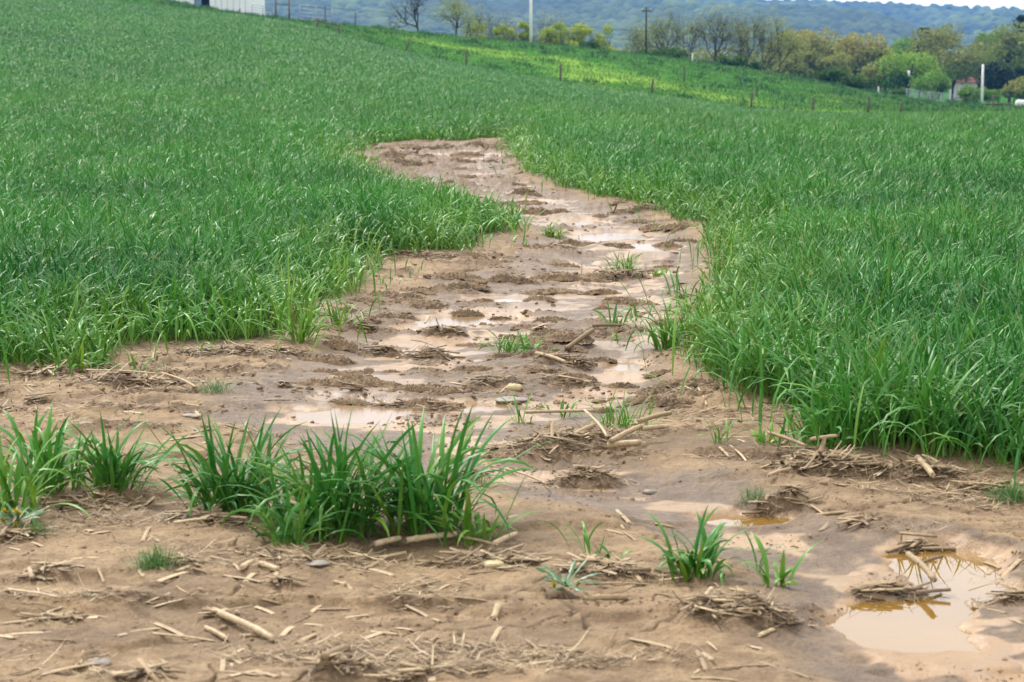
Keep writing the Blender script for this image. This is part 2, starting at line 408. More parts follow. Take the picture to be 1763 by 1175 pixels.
def tube(mb, P, R, sides=7, cap=True, rnd=.5, yel=0, squash=1.0, t0=0, t1=1):
    P = np.asarray(P, float); n = len(P); R = np.broadcast_to(np.asarray(R, float), (n,))
    T = np.gradient(P, axis=0); T /= np.linalg.norm(T, axis=1)[:, None] + 1e-9
    ref = np.array([0, 0, 1.0]) if abs(T[:, 2]).mean() < .8 else np.array([1.0, 0, 0])
    B = np.cross(T, ref); B /= np.linalg.norm(B, axis=1)[:, None] + 1e-9; C = np.cross(B, T)
    a = np.linspace(0, 2 * np.pi, sides, endpoint=False)
    V = P[:, None] + R[:, None, None] * (np.cos(a)[None, :, None] * B[:, None] + squash * np.sin(a)[None, :, None] * C[:, None])
    i = (np.arange(n - 1) * sides)[:, None]; j = np.arange(sides)[None]
    F = [np.stack([i + j, i + (j + 1) % sides, i + sides + (j + 1) % sides, i + sides + j], -1).reshape(-1, 4)]
    if cap: F += [np.arange(sides)[None, ::-1], (np.arange(sides) + (n - 1) * sides)[None]]
    A = np.zeros((n, sides, 4)); A[..., 0] = np.linspace(t0, t1, n)[:, None]; A[..., 1] = rnd; A[..., 2] = yel; A[..., 3] = 1
    mb.add(V.reshape(-1, 3), F, A)
def box(mb, x0, x1, y0, y1, z0, z1, rnd=.5):
    V = [(x, y, z) for z in (z0, z1) for x, y in ((x0, y0), (x1, y0), (x1, y1), (x0, y1))]
    A = np.zeros((8, 4)); A[:, 1] = rnd; A[:, 3] = 1
    mb.add(V, np.array([[3, 2, 1, 0], [4, 5, 6, 7], [0, 1, 5, 4], [1, 2, 6, 5], [2, 3, 7, 6], [3, 0, 4, 7]]), A)

# ------------------------------------------------------------------ materials
ALB = .74           # the colours below were mixed for a brighter key; real reflectances are this much lower
class NT:
    def __init__(s, name):
        s.m = bpy.data.materials.new(name); s.m.use_nodes = True; s.t = s.m.node_tree; s.t.nodes.clear()
        s.out = s.t.nodes.new('ShaderNodeOutputMaterial')
    def n(s, t, **k):
        q = s.t.nodes.new(t)
        for a, b in k.items(): setattr(q, a, b)
        return q
    def l(s, a, b): s.t.links.new(a, b)
    def val(s, sock, v):
        if hasattr(v, 'links'): s.l(v, sock)
        else: sock.default_value = v
    def mix(s, f, a, b, blend='MIX'):
        q = s.n('ShaderNodeMix', data_type='RGBA', blend_type=blend, clamp_factor=True)
        for i, v in ((0, f), (6, a), (7, b)):
            if isinstance(v, tuple) and len(v) == 3: v = (*v, 1)
            s.val(q.inputs[i], v)
        return q.outputs[2]
    def math(s, op, a, b=0.0, c=0.0, clamp=False):
        q = s.n('ShaderNodeMath', operation=op, use_clamp=clamp)
        for i, v in enumerate((a, b, c)): s.val(q.inputs[i], v)
        return q.outputs[0]
    def mr(s, v, a, b, c=0.0, d=1.0):
        q = s.n('ShaderNodeMapRange'); q.interpolation_type = 'SMOOTHSTEP'
        s.val(q.inputs[0], v)
        for i, k in zip((1, 2, 3, 4), (a, b, c, d)): q.inputs[i].default_value = k
        return q.outputs[0]
    def noise(s, scale, detail=4, rough=.55, vec=None, dist=0):
        q = s.n('ShaderNodeTexNoise'); q.inputs['Scale'].default_value = scale; q.inputs['Detail'].default_value = detail
        q.inputs['Roughness'].default_value = rough; q.inputs['Distortion'].default_value = dist
        if vec is not None: s.l(vec, q.inputs['Vector'])
        return q.outputs['Fac']
    def pos(s): return s.n('ShaderNodeNewGeometry').outputs['Position']
    def surf(s):
        q = s.n('ShaderNodeAttribute', attribute_name='surf'); c = s.n('ShaderNodeSeparateColor'); s.l(q.outputs['Color'], c.inputs[0])
        return c.outputs[0], c.outputs[1], c.outputs[2], q.outputs['Alpha']
    def bsdf(s, col, rough=.7, spec=.5, normal=None, metal=0.0):
        q = s.n('ShaderNodeBsdfPrincipled'); col = s.mix(1.0, col, (ALB, ALB, ALB), 'MULTIPLY')
        s.val(q.inputs['Base Color'], col); s.val(q.inputs['Roughness'], rough); s.val(q.inputs['Specular IOR Level'], spec)
        s.val(q.inputs['Metallic'], metal)
        if normal is not None: s.l(normal, q.inputs['Normal'])
        return q
    def bump(s, h, strength=.3, dist=.01):
        q = s.n('ShaderNodeBump'); q.inputs['Strength'].default_value = strength; q.inputs['Distance'].default_value = dist
        s.l(h, q.inputs['Height']); return q.outputs[0]
    def done(s, sh): s.l(sh.outputs[0] if hasattr(sh, 'outputs') else sh, s.out.inputs[0]); return s.m
MAT = {}
def leaf_mat(name, dark, mid, yellow, tip, rough=.42, trans=.18, spec=.5, drift=.5):
    k = NT(name); t, r, y, a = k.surf()
    big = k.noise(.35, 3, vec=k.pos())
    c = k.mix(k.math('ADD', k.math('MULTIPLY', r, 1 - drift), k.math('MULTIPLY', k.mr(big, .3, .7), drift)), dark, mid)
    c = k.mix(y, c, yellow)
    c = k.mix(k.math('MULTIPLY', k.mr(t, .30, 0.0), .55), c, yellow)
    c = k.mix(k.math('MULTIPLY', k.mr(t, .88, 1.0), .5), c, tip)
    c = k.mix(k.math('MULTIPLY', k.mr(t, .82, .97), k.mr(r, .80, .86)), c, (.40, .31, .13))
    b = k.bsdf(c, rough, spec); tr = k.n('ShaderNodeBsdfTranslucent'); k.l(k.mix(1.0, c, (ALB, ALB, ALB), 'MULTIPLY'), tr.inputs[0])
    ms = k.n('ShaderNodeMixShader'); ms.inputs[0].default_value = trans; k.l(b.outputs[0], ms.inputs[1]); k.l(tr.outputs[0], ms.inputs[2])
    MAT[name] = k.done(ms); return MAT[name]
leaf_mat('wheat_leaf', (.018, .135, .026), (.080, .34, .036), (.25, .42, .040), (.18, .36, .06), rough=.42, spec=.28)
leaf_mat('weed_leaf', (.04, .15, .05), (.07, .2, .07), (.16, .3, .05), (.10, .22, .06), trans=.2)
leaf_mat('pasture_leaf', (.020, .10, .03), (.12, .31, .045), (.34, .48, .06), (.22, .36, .07), rough=.6, spec=.2, drift=.3)
def straw_mat():
    k = NT('straw'); t, r, y, a = k.surf()
    q = k.n('ShaderNodeValToRGB'); k.l(r, q.inputs[0]); e = q.color_ramp.elements
    e[0].position = 0; e[0].color = (.07, .045, .024, 1); e[1].position = 1; e[1].color = (.62, .48, .29, 1)
    m = q.color_ramp.elements.new(.35); m.color = (.20, .130, .066, 1); m = q.color_ramp.elements.new(.7); m.color = (.42, .30, .165, 1)
    nz = k.noise(60, 3, vec=k.pos()); c = k.mix(k.mr(nz, .35, .75, 0, .55), q.outputs[0], (.19, .13, .075))
    MAT['straw'] = k.done(k.bsdf(c, .62, .35, k.bump(nz, .3, .003)))
straw_mat()
def simple(name, col, rough=.7, spec=.4, var=.25, scale=8, metal=0.0, col2=None, bump=.0):
    k = NT(name); nz = k.noise(scale, 5, vec=k.pos())
    c2 = col2 or tuple(v * (1 - var) for v in col)
    c = k.mix(k.mr(nz, .35, .68), col, c2)
    MAT[name] = k.done(k.bsdf(c, rough, spec, k.bump(nz, bump, .01) if bump else None, metal)); return MAT[name]
def soil_clump_mat():
    k = NT('soil_clump'); t, r, y, a = k.surf()
    p = k.pos(); n1 = k.noise(14, 5, vec=p); n2 = k.noise(70, 4, vec=p)
    c = k.mix(k.mr(n1, .3, .7), (.135, .087, .050), (.29, .195, .112)); c = k.mix(k.mr(n2, .5, .72, 0, .7), c, (.38, .27, .155))
    MAT['soil_clump'] = k.done(k.bsdf(c, .8, .3, k.bump(n2, .8, .012)))
soil_clump_mat()
def ground_mat():
    k = NT('ground'); wet, silt, veg, crk = k.surf(); p = k.pos()
    q = k.n('ShaderNodeAttribute', attribute_name='land'); sp = k.n('ShaderNodeSeparateColor'); k.l(q.outputs['Color'], sp.inputs[0])
    past, pyel, org = sp.outputs[0], sp.outputs[1], sp.outputs[2]
    n1 = k.noise(1.6, 5, vec=p); n2 = k.noise(9, 6, .6, p); n3 = k.noise(55, 5, .65, p); n4 = k.noise(210, 3, .6, p)
    n0 = k.noise(.7, 4, .6, p)
    dry = k.mix(k.mr(n1, .36, .62), (.335, .220, .110), (.205, .126, .060))
    dry = k.mix(k.mr(n2, .40, .66, 0, .8), dry, (.43, .30, .160))
    dry = k.mix(k.mr(n0, .48, .66, 0, .75), dry, (.15, .096, .055))
    dry = k.mix(k.mr(n3, .5, .68, 0, .75), dry, (.17, .112, .066))
    dry = k.mix(k.mr(n4, .60, .70, 0, .6), dry, (.50, .39, .26)); dry = k.mix(k.mr(n4, .42, .32, 0, .55), dry, (.13, .082, .045))
    dry = k.mix(k.math('MULTIPLY', crk, .7), dry, (.10, .065, .04))  # shade inside the cracks darkened into the crust colour
    wetc = k.mix(k.mr(n2, .35, .65), (.235, .155, .085), (.14, .088, .047))
    wetc = k.mix(k.mr(n3, .50, .66, 0, .8), wetc, (.095, .062, .040))
    sl = k.mix(k.mr(n1, .38, .64), (.43, .285, .155), (.35, .215, .105))
    sl = k.mix(k.mr(n0, .5, .66, 0, .7), sl, (.20, .145, .10))
    sl = k.mix(k.mr(n2, .48, .70, 0, .5), sl, (.36, .26, .19))
    sl = k.mix(k.mr(n3, .62, .71, 0, .85), sl, (.12, .075, .045))
    c = k.mix(k.mr(wet, .2, .8), dry, wetc); c = k.mix(k.mr(silt, .35, .75), c, sl)
    oc = k.mix(k.mr(n3, .4, .65), (.13, .082, .047), (.28, .19, .11)); c = k.mix(k.mr(org, .15, .6), c, oc)
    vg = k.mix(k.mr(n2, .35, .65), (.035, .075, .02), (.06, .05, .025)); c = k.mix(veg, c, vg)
    pn = k.noise(.25, 6, .65, p); pc = k.mix(k.mr(pn, .35, .65), (.035, .135, .03), (.09, .25, .04)); pc = k.mix(pyel, pc, (.23, .37, .06))
    c = k.mix(past, c, pc)
    dull = k.math('MAXIMUM', veg, past)
    rr = k.math('SUBTRACT', .78, k.math('MULTIPLY', k.mr(wet, .2, .9), .30))
    rr = k.math('SUBTRACT', rr, k.math('MULTIPLY', k.mr(silt, .4, .9), .18))
    rr = k.math('MAXIMUM', rr, k.math('MULTIPLY', dull, .9)); rr = k.math('ADD', rr, k.math('MULTIPLY', org, .3), clamp=True)
    h = k.math('ADD', k.math('MULTIPLY', n2, 1.3), k.math('ADD', k.math('MULTIPLY', n3, 1.0), k.math('MULTIPLY', n4, .4)))
    bs = k.n('ShaderNodeBump'); bs.inputs['Distance'].default_value = .014
    k.l(h, bs.inputs['Height']); k.l(k.math('SUBTRACT', .95, k.math('MULTIPLY', silt, .6)), bs.inputs['Strength'])
    MAT['ground'] = k.done(k.bsdf(c, rr, k.math('MULTIPLY', .38, k.math('SUBTRACT', 1.0, dull, clamp=True)), bs.outputs[0]))
ground_mat()
def water_mat(name, col, rough, ior=1.6):
    k = NT(name); p = k.pos(); nz = k.noise(6, 3, vec=p); n2 = k.noise(1.7, 3, vec=p)
    c = k.mix(k.mr(n2, .35, .65), col, tuple(v * .85 for v in col))
    b = k.bsdf(c, rough, .5, k.bump(nz, .04, .004)); b.inputs['IOR'].default_value = ior
    MAT[name] = k.done(b)
water_mat('muddy_water', (.27, .15, .032), .010)
water_mat('silty_water', (.31, .20, .105), .16, 1.33)
simple('weathered_wood', (.16, .13, .10), .85, .2, .4, 6, bump=.4)
simple('bark', (.050, .040, .034), .9, .15, .4, 3)
simple('white_pole', (.85, .85, .84), .6, .3, .12, 2)
simple('galvanised', (.40, .45, .48), .45, .5, .15, 3, metal=.2)
simple('barn_white', (.92, .93, .95), .6, .3, .06, .6)
simple('barn_roof', (.45, .47, .50), .5, .4, .15, .5)
simple('dark_gap', (.03, .035, .05), .8, .2, .2, 2)
simple('blue_panel', (.22, .33, .48), .6, .3, .15, 1)
simple('red_roof', (.28, .10, .08), .8, .2, .25, .8)
simple('house_wall', (.55, .53, .50), .8, .2, .15, .7)
simple('asphalt', (.20, .20, .21), .85, .2, .2, .8)
simple('stone_yellow', (.62, .50, .26), .6, .4, .25, 30, bump=.2)
simple('stone_grey', (.30, .255, .21), .6, .4, .25, 30, bump=.2)
simple('stone_white', (.66, .66, .66), .6, .4, .2, 30, bump=.2)
simple('petal', (.80, .56, .02), .6, .3, .1, 30)
simple('plastic_white', (.75, .75, .74), .5, .4, .1, 3)
simple('wire', (.06, .06, .065), .6, .3, .1, 2)
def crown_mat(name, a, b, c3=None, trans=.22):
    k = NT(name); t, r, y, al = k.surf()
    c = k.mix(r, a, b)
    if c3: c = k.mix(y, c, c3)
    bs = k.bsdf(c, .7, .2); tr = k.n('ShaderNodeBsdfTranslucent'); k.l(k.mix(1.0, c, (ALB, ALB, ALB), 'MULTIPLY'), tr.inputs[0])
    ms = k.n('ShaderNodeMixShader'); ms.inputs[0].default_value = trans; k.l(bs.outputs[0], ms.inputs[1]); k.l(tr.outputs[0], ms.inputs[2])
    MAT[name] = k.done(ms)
crown_mat('crown_olive', (.14, .21, .055), (.28, .36, .10), (.42, .38, .10), trans=.3)
crown_mat('crown_yellow', (.30, .43, .04), (.47, .56, .06), (.42, .48, .06), trans=.35)
crown_mat('crown_green', (.08, .21, .035), (.18, .36, .055), (.27, .45, .06), trans=.3)
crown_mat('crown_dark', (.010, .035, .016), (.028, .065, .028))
crown_mat('crown_bush', (.030, .085, .018), (.075, .17, .03), (.14, .25, .04))
crown_mat('crown_bare', (.17, .18, .08), (.28, .30, .11), (.36, .42, .07))

# ------------------------------------------------------------------ ground sheet
def pasture_yellow(x, y):
    px = np.asarray(x) / np.maximum(y, .3) * FPX * CP + CX; fd = fence_dist(x, y); rel = (y - fd) / (crest_dist(x, y) - fd)
    cen = np.interp(px, [600, 700, 900, 1100, 1250, 1400, 1560], [.75, .6, .45, .36, .22, .06, .0])
    band = np.exp(-((rel - cen + .10 * fbm(x * .05, y * .05, 73, 3)) / .085) ** 2)
    spots = sstep(.22, .42, fbm(x * .09, y * .07, 71, 4)) * .6 * (rel < .6)
    return np.clip(band * (.50 + 1.1 * fbm(x * .16, y * .12, 75, 4)) + spots, 0, 1) * sstep(600, 800, px) * (rel < 1.2) * (rel > -.05)
def build_ground():
    rows = [at(CX, py)[1] for py in np.arange(1260, 232, -1.5)]
    rows = [1.0, 1.6, 2.2, 2.8, 3.4, 3.9, 4.3] + [float(r) for r in rows if r > 4.45]
    rows += list(np.geomspace(rows[-1] * 1.012, 420, 190)) + list(np.geomspace(450, 6500, 30))
    rows = np.array(rows)
    us = np.concatenate([np.linspace(-.9, -.30, 40)[:-1], np.arange(-.30, .30, .00056), np.linspace(.30, .9, 40)])
    Yg, Ug = np.meshgrid(rows, us, indexing='ij'); Xg = Ug * Yg
    z, sd, wet, silt, crk, org = ground_full(Xg, Yg)
    V = np.stack([Xg, Yg, z], -1).reshape(-1, 3); nr, nc = Yg.shape
    i = (np.arange(nr - 1) * nc)[:, None]; j = np.arange(nc - 1)[None]
    F = np.stack([i + j, i + j + 1, i + nc + j + 1, i + nc + j], -1).reshape(-1, 4)
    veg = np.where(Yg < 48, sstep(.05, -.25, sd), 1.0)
    fd = fence_dist(Xg, Yg); past = sstep(-2, 2, Yg - fd)
    A = np.stack([wet, silt, veg, crk], -1)
    mb = MB(); mb.add(V, F, A); o = mb.build('ground', MAT['ground'])
    pyel = pasture_yellow(Xg, Yg)
    B = np.stack([past, pyel, np.clip(org * 1.6, 0, 1), past * 0 + 1], -1).astype(np.float32)
    a = o.data.attributes.new('land', 'FLOAT_COLOR', 'POINT'); a.data.foreach_set('color', B.ravel())
    tag(o, kind='structure')
build_ground()
def build_water():
    for P in POOLS:
        mb = MB(); nr = 40
        xs = [e[0] - e[2] * 1.75 for e in P['E']] + [e[0] + e[2] * 1.75 for e in P['E']]
        ys = [e[1] - e[3] * 1.75 for e in P['E']] + [e[1] + e[3] * 1.75 for e in P['E']]
        gx, gy = np.meshgrid(np.linspace(min(xs), max(xs), 110), np.linspace(min(ys), max(ys), 80), indexing='ij')
        keep = pool_r(P, gx, gy) < 1.42
        V = np.stack([gx, gy, np.full(gx.shape, P['level'])], -1).reshape(-1, 3)
        q = np.arange(110 * 80).reshape(110, 80)
        F = np.stack([q[:-1, :-1], q[1:, :-1], q[1:, 1:], q[:-1, 1:]], -1).reshape(-1, 4)
        kf = (keep[:-1, :-1] & keep[1:, 1:] & keep[1:, :-1] & keep[:-1, 1:]).reshape(-1)
        mb.add(V, F[kf]); o = mb.build('puddle_water', MAT['muddy_water' if P['c'] == 'ochre' else 'silty_water'])
        tag(o, kind='structure')
build_water()

# ------------------------------------------------------------------ wheat crop
rng = np.random.RandomState(7); np.random.seed(11)
def scatter(y0, y1, dens, ulim=.30):
    """random points in the view wedge with dens(y) per square metre"""
    X, Y = [], []
    e = np.geomspace(y0, y1, 60)
    for a, b in zip(e[:-1], e[1:]):
        m = (a + b) / 2; n = int((b - a) * 2 * ulim * m * dens(m))
        yy = rng.uniform(a, b, n); X.append(rng.uniform(-ulim, ulim, n) * yy); Y.append(yy)
    return np.concatenate(X), np.concatenate(Y)
def crop():
    mb = MB()
    def put(y0, y1, dens, ns, vee, wmul, ulim, droop=0.0):
        x, y = scatter(y0, y1, dens, ulim)
        k = y < fence_dist(x, y) - .5; x, y = x[k], y[k]
        sd = np.full(x.shape, -9.0); q = y < 48; sd[q] = mud_sd(x[q], y[q])
        sd = sd + .22 * fbm(x * 1.1, y * 1.1, 81, 3)
        edge = sstep(-1.1, .05, sd) * (1 - .75 * sstep(11.5, 8.5, y) * (np.abs(x) > 1.0))                       # 0 deep in the stand, 1 at its rim
        k = ((sd < 0.04) | ((sd < .40) & (rng.rand(len(x)) < .045))) & (rng.rand(len(x)) > edge ** 1.3 * np.clip(.84 + .7 * fbm(x * 1.6, y * 1.6, 87, 2), 0, .97)); x, y, sd, edge = x[k], y[k], sd[k], edge[k]
        # gather leaves into tillers and drill rows
        n = len(x); z = H(x, y)
        big = fbm(x * .06, y * .035, 89, 3); patch = fbm(x * .5, y * .35, 83, 3); fine = fbm(x * 2.2, y * 1.6, 85, 2)
        hgt = (1 + .34 * patch + .30 * fine) * (1 - .55 * edge ** 1.5 * rng.rand(n)) * (1 + .16 * big); tl = np.abs(((y - .55 * x + 1.2 * perlin(x * .05, y * .05, 95)) / 19.0) % 1 - .5) * 19.0; hgt = hgt * (1 - .55 * (np.abs(tl - .9) < .32) * (y > 26))
        Ln = rng.uniform(.28, .50, n) * hgt; Ln *= np.where(rng.rand(n) < .25, .62, 1)
        lean = np.abs(rng.normal(0, .20, n)); curl = np.abs(rng.normal(.80, .6, n)) + .18; lean = lean + edge * np.abs(rng.normal(0, .16, n))
        curl = np.where(rng.rand(n) < .38 + droop, curl + rng.uniform(.7, 1.5, n), curl)
        az = rng.uniform(0, 2 * np.pi, n)
        W = rng.uniform(.008, .0155, n) * wmul(y)
        yel = np.clip(edge * .55 * rng.rand(n) + np.clip(fine * .9, 0, .35) * edge + (rng.rand(n) < .03) * .5 + .12 * np.clip(patch, 0, 1), 0, 1)
        rn = np.clip(rng.normal(.55, .25, n) + .25 * patch + .45 * big, 0, 1)
        blades(mb, x, y, z - .01, Ln, W, az, lean, curl, rng.normal(0, .9, n), ns, vee, rn, yel)
    put(6.8, 14, lambda d: 1900, 6, .25, lambda y: 1.15, .32)
    put(14, 24, lambda d: 1900 * (14 / d) ** 1.2, 6, 0, lambda y: (y / 14) ** .35, .31, .06)
    put(24, 60, lambda d: 960 * (24 / d) ** 1.3, 4, 0, lambda y: 1.1 * (y / 24) ** .2, .295, .15)
    put(60, 205, lambda d: 280 * (60 / d) ** 1.4, 3, 0, lambda y: 1.3 * (y / 60) ** .5, .28, .3)
    o = mb.build('wheat_crop', MAT['wheat_leaf']); tag(o, kind='stuff')
crop()
def pasture():
    mb = MB(); x, y = scatter(115, 262, lambda d: 13, .29)
    fd = fence_dist(x, y); cd = crest_dist(x, y); k = (y > fd + .5) & (y < cd + 10); x, y, fd, cd = x[k], y[k], fd[k], cd[k]
    cl = fbm(x * .38, y * .17, 91, 3); rel = (y - fd) / (cd - fd)
    yel = pasture_yellow(x, y)
    k = rng.rand(len(x)) > yel * .75; x, y, cl, yel, rel = x[k], y[k], cl[k], yel[k], rel[k]
    n = len(x); tuft = sstep(.1, .4, cl)
    Ln = rng.uniform(.13, .26, n) * (1 + 1.8 * tuft)
    blades(mb, x, y, H(x, y) - .02, Ln, rng.uniform(.05, .11, n), rng.uniform(0, 6.28, n), np.abs(rng.normal(0, .35, n)),
           np.abs(rng.normal(.8, .5, n)), rng.normal(0, 1, n), 2, 0, np.clip(rng.normal(.66, .22, n) - .85 * tuft, 0, 1), np.clip(yel * rng.rand(n) * .8, 0, 1))
    tag(mb.build('pasture_grass', MAT['pasture_leaf']), kind='stuff')
pasture()
# ------------------------------------------------------------------ maize residue heaps
def build_heap(hp, i):
    r = np.random.RandomState(500 + i)
    x0, y0 = hp['x'], hp['y']; w, h = hp['w'], hp['h']; a = w * .5; b = max(min(w * .26, .34), h * .9)
    z0 = float(Hs(x0, y0)[0])
    e = empty('residue_heap', (x0, y0, z0), hp['label'], 'straw heap', 'heaps of corn residue on the mud')
    c, s = math.cos(hp['rot']), math.sin(hp['rot'])
    nu, nv = 44, 22
    U, Vv = np.meshgrid(np.linspace(-1, 1, nu), np.linspace(-1, 1, nv), indexing='ij')
    def mound(U, Vv):
        lx = U * a; ly = Vv * b; X = lx * c - ly * s; Y = lx * s + ly * c
        rr = np.sqrt(np.abs(U) ** 2.6 + np.abs(Vv) ** 2)
        env = np.clip(1 - rr ** 1.4 + .30 * fbm((x0 + X) * 7, (y0 + Y) * 7, 101, 3), 0, 1) ** .6
        amp = .55 + .45 * fbm((x0 + X) * 5, (y0 + Y) * 3, 103, 2)
        Z = h * (.55 + .5 * hp['dark']) * env * (amp + .45 * fbm((x0 + X) * 16, (y0 + Y) * 16, 105, 4))
        return X, Y, Hs(x0 + X, y0 + Y) - z0 + Z - .012, env
    X, Y, Z, env = mound(U, Vv)
    mb = MB(); q = np.arange(nu * nv).reshape(nu, nv)
    F = np.stack([q[:-1, :-1], q[1:, :-1], q[1:, 1:], q[:-1, 1:]], -1).reshape(-1, 4)
    kf = (env[:-1, :-1] > 0) | (env[1:, 1:] > 0); mb.add(np.stack([X, Y, Z], -1).reshape(-1, 3), F[kf.reshape(-1)])
    mb.build('soil_clump', MAT['soil_clump'], e)
    n = int(min(700, max(24, 420 * hp['straw'] * (w * .9) * (b * 2) / .12))); n = int(n * (1.9 - 1.2 * hp['dark']))
    mb = MB(); u = np.clip(r.normal(0, .50, n), -1.1, 1.1); v = np.clip(r.normal(0, .45, n), -1.2, 1.2)
    X, Y, Z, env = mound(u, v)
    Ln = r.uniform(.02, .10, n) * np.where(r.rand(n) < .12, 1.9, 1); wd = np.where(r.rand(n) < .24, r.uniform(.008, .020, n), r.uniform(.0014, .0045, n))
    az = r.choice([0, np.pi], n) + hp['rot'] + r.normal(0, .85, n)
    up = r.rand(n) < .10 * (hp['h'] / .05 > 1)
    lean = np.where(up, r.uniform(.9, 1.35, n), r.uniform(1.42, 1.68, n)); curl = r.normal(.15, .45, n)
    rn = np.clip(r.normal(.74 - .46 * hp['dark'], .25, n), 0.02, 1)
    blades(mb, X - np.cos(az) * Ln * .5, Y - np.sin(az) * Ln * .5, Z + r.uniform(.003, .014, n), Ln, wd, az, lean, curl, r.normal(0, .8, n), 3, .35, rn,
           prof=([0, .1, .9, 1], [.6, 1, .9, .5]))
    # frayed fibres hanging down the eroded front
    m = int(n * .35 * hp['dark']); u = r.uniform(-.9, .9, m); v = -r.uniform(.1, .8, m); X, Y, Z, env = mound(u, v)
    blades(mb, X, Y, Z + .004, r.uniform(.03, .10, m), r.uniform(.0015, .004, m), -np.pi / 2 + r.normal(0, .9, m), r.uniform(1.0, 1.6, m), r.uniform(.3, 1.1, m),
           r.normal(0, .8, m), 4, 0, np.clip(r.normal(.32, .14, m), 0, 1), prof=([0, 1], [1, .4]))
    # a few solid stalk chips
    for _ in range(int(3 + 14 * hp['straw'] * min(1, w / .5))):
        u1, v1 = np.array([r.normal(0, .4)]), np.array([r.normal(0, .32)]); X, Y, Z, _e = mound(np.clip(u1, -1, 1), np.clip(v1, -1, 1))
        l = r.uniform(.04, .16); aa = hp['rot'] + r.normal(0, .6); ti = r.normal(0, .12); rad = r.uniform(.004, .010)
        d = np.array([math.cos(aa) * math.cos(ti), math.sin(aa) * math.cos(ti), math.sin(ti)]) * l
        p = np.array([X[0], Y[0], Z[0] + rad + .006]); tube(mb, [p - d / 2, p, p + d / 2 + r.normal(0, .004, 3)], rad, 6, True, float(np.clip(r.normal(.8 - .3 * hp['dark'], .15), 0, 1)), squash=r.uniform(.25, .65))
    tag(mb.build('straw_mat', MAT['straw'], e), kind='stuff')
for i, hp in enumerate(HEAPS): build_heap(hp, i)

# ------------------------------------------------------------------ single corn stalks and loose straws
def stalk_mesh(l, rad, seed, rnd=.85, flat=.8, joint=True, bendy=.03):
    """lying along +X with its lowest line on z = 0"""
    r = np.random.RandomState(seed); n = 15; t = np.linspace(-.5, .5, n); mb = MB()
    R = np.full(n, rad) * (1 - .12 * t)
    if joint:
        for j in (r.uniform(-.4, -.1), r.uniform(.1, .4)): R *= 1 + .28 * np.exp(-((t - j) / .03) ** 2)
    P = np.stack([t * l, bendy * l * np.sin(3 * t + r.rand()), rad * flat + bendy * l * .4 * np.cos(4 * t)], -1)
    tube(mb, P, R, 9, True, rnd, squash=flat)
    k = 7                               # torn fibres at the ends
    for sgn in (-1, 1):
        p = P[0 if sgn < 0 else -1]
        blades(mb, p[0] + r.normal(0, .002, k), p[1] + r.normal(0, rad * .5, k), p[2] + r.normal(0, rad * .4 * flat, k), r.uniform(.6, 2.2, k) * rad, np.full(k, rad * .5),
               (0 if sgn > 0 else np.pi) + r.normal(0, .25, k), r.uniform(1.4, 1.75, k), r.normal(0, .3, k), r.normal(0, .6, k), 2, 0, np.full(k, rnd * .9), prof=([0, 1], [1, .3]))
    return mb
def lay(o, x, y, ang, l, lift=.0):
    """turn a piece and let both ends follow the ground"""
    dx, dy = math.cos(ang) * l / 2, math.sin(ang) * l / 2
    z1, z2, zc = [float(v) for v in Hs(np.array([x - dx, x + dx, x]), np.array([y - dy, y + dy, y]))]; zm = max((z1 + z2) / 2, zc - .006)
    o.location = (x, y, zm + lift); o.rotation_euler = (0, -math.atan2(z2 - z1, l), ang)
def px_piece(px0, py0, px1, py1, rad, label, name='corn_stalk', rnd=.85, flat=1.0, joint=True, lift=0.0, seed=0, bendy=.02, zz=-.03, cat='corn stalk'):
    """a piece seen from (px0,py0) to (px1,py1) lying on the ground"""
    ax, ay = on(px0, py0); bx, by = on(px1, py1)
    l = math.hypot(bx - ax, by - ay); rad *= .8
    o = stalk_mesh(l, rad, seed, rnd, flat, joint, bendy).build(name, MAT['straw'])
    lay(o, (ax + bx) / 2, (ay + by) / 2, math.atan2(by - ay, bx - ax), l, lift); return tag(o, label, cat, 'corn stalks and straws one can pick out')
def px_upright(px0, py0, px1, py1, rad, label, rnd=.8, seed=0, joint=True, lean_y=.12):
    """a piece that leans: foot at (px0,py0) on the ground, head seen at (px1,py1)"""
    ax, ay = on(px0, py0); z = H(ax, ay); Yb = ay + lean_y
    b = np.array([xat(px1, py1, Yb), Yb, zat(py1, Yb)]); a = np.array([ax, ay, z + rad * .5]); d = b - a; l = float(np.linalg.norm(d))
    o = stalk_mesh(l, rad, seed, rnd, 1.0, joint, .01).build('corn_stalk', MAT['straw'])
    o.location = (a + b) / 2; o.rotation_mode = 'QUATERNION'; o.rotation_quaternion = Vector(d).to_track_quat('X', 'Z')
    return tag(o, label, 'corn stalk', 'corn stalks and straws one can pick out')
px_upright(962, 788, 1024, 738, .013, 'stout brown stalk leaning diagonally across the large residue heap', .72, 1)
px_piece(1047, 786, 1103, 778, .017, 'thick short pale log at the right foot of the large residue heap', seed=2, lift=.03, rnd=.88)
px_piece(1050, 770, 1105, 764, .013, 'pale log lying just above the thick short log', seed=3, lift=.06, rnd=.8)
px_piece(1104, 764, 1150, 758, .012, 'pale broken stalk at the right end of the large residue heap', seed=4, lift=.05, rnd=.9)
px_piece(1098, 752, 1156, 738, .012, 'grey tan stalk pointing up right behind the paired logs', seed=5, lift=.06, rnd=.7)
px_piece(905, 731, 1026, 729, .010, 'long straight straw lying level along the back of the large residue heap', seed=6, lift=.05, rnd=.85, joint=False, bendy=.004)
px_piece(1010, 745, 1040, 772, .008, 'pale split straw slanting down right beside the leaning brown stalk', seed=7, lift=.06, rnd=.9, flat=.5)
px_piece(872, 812, 940, 836, .006, 'thin straw slanting down right on wet mud below the large heap', seed=8, rnd=.85, joint=False)
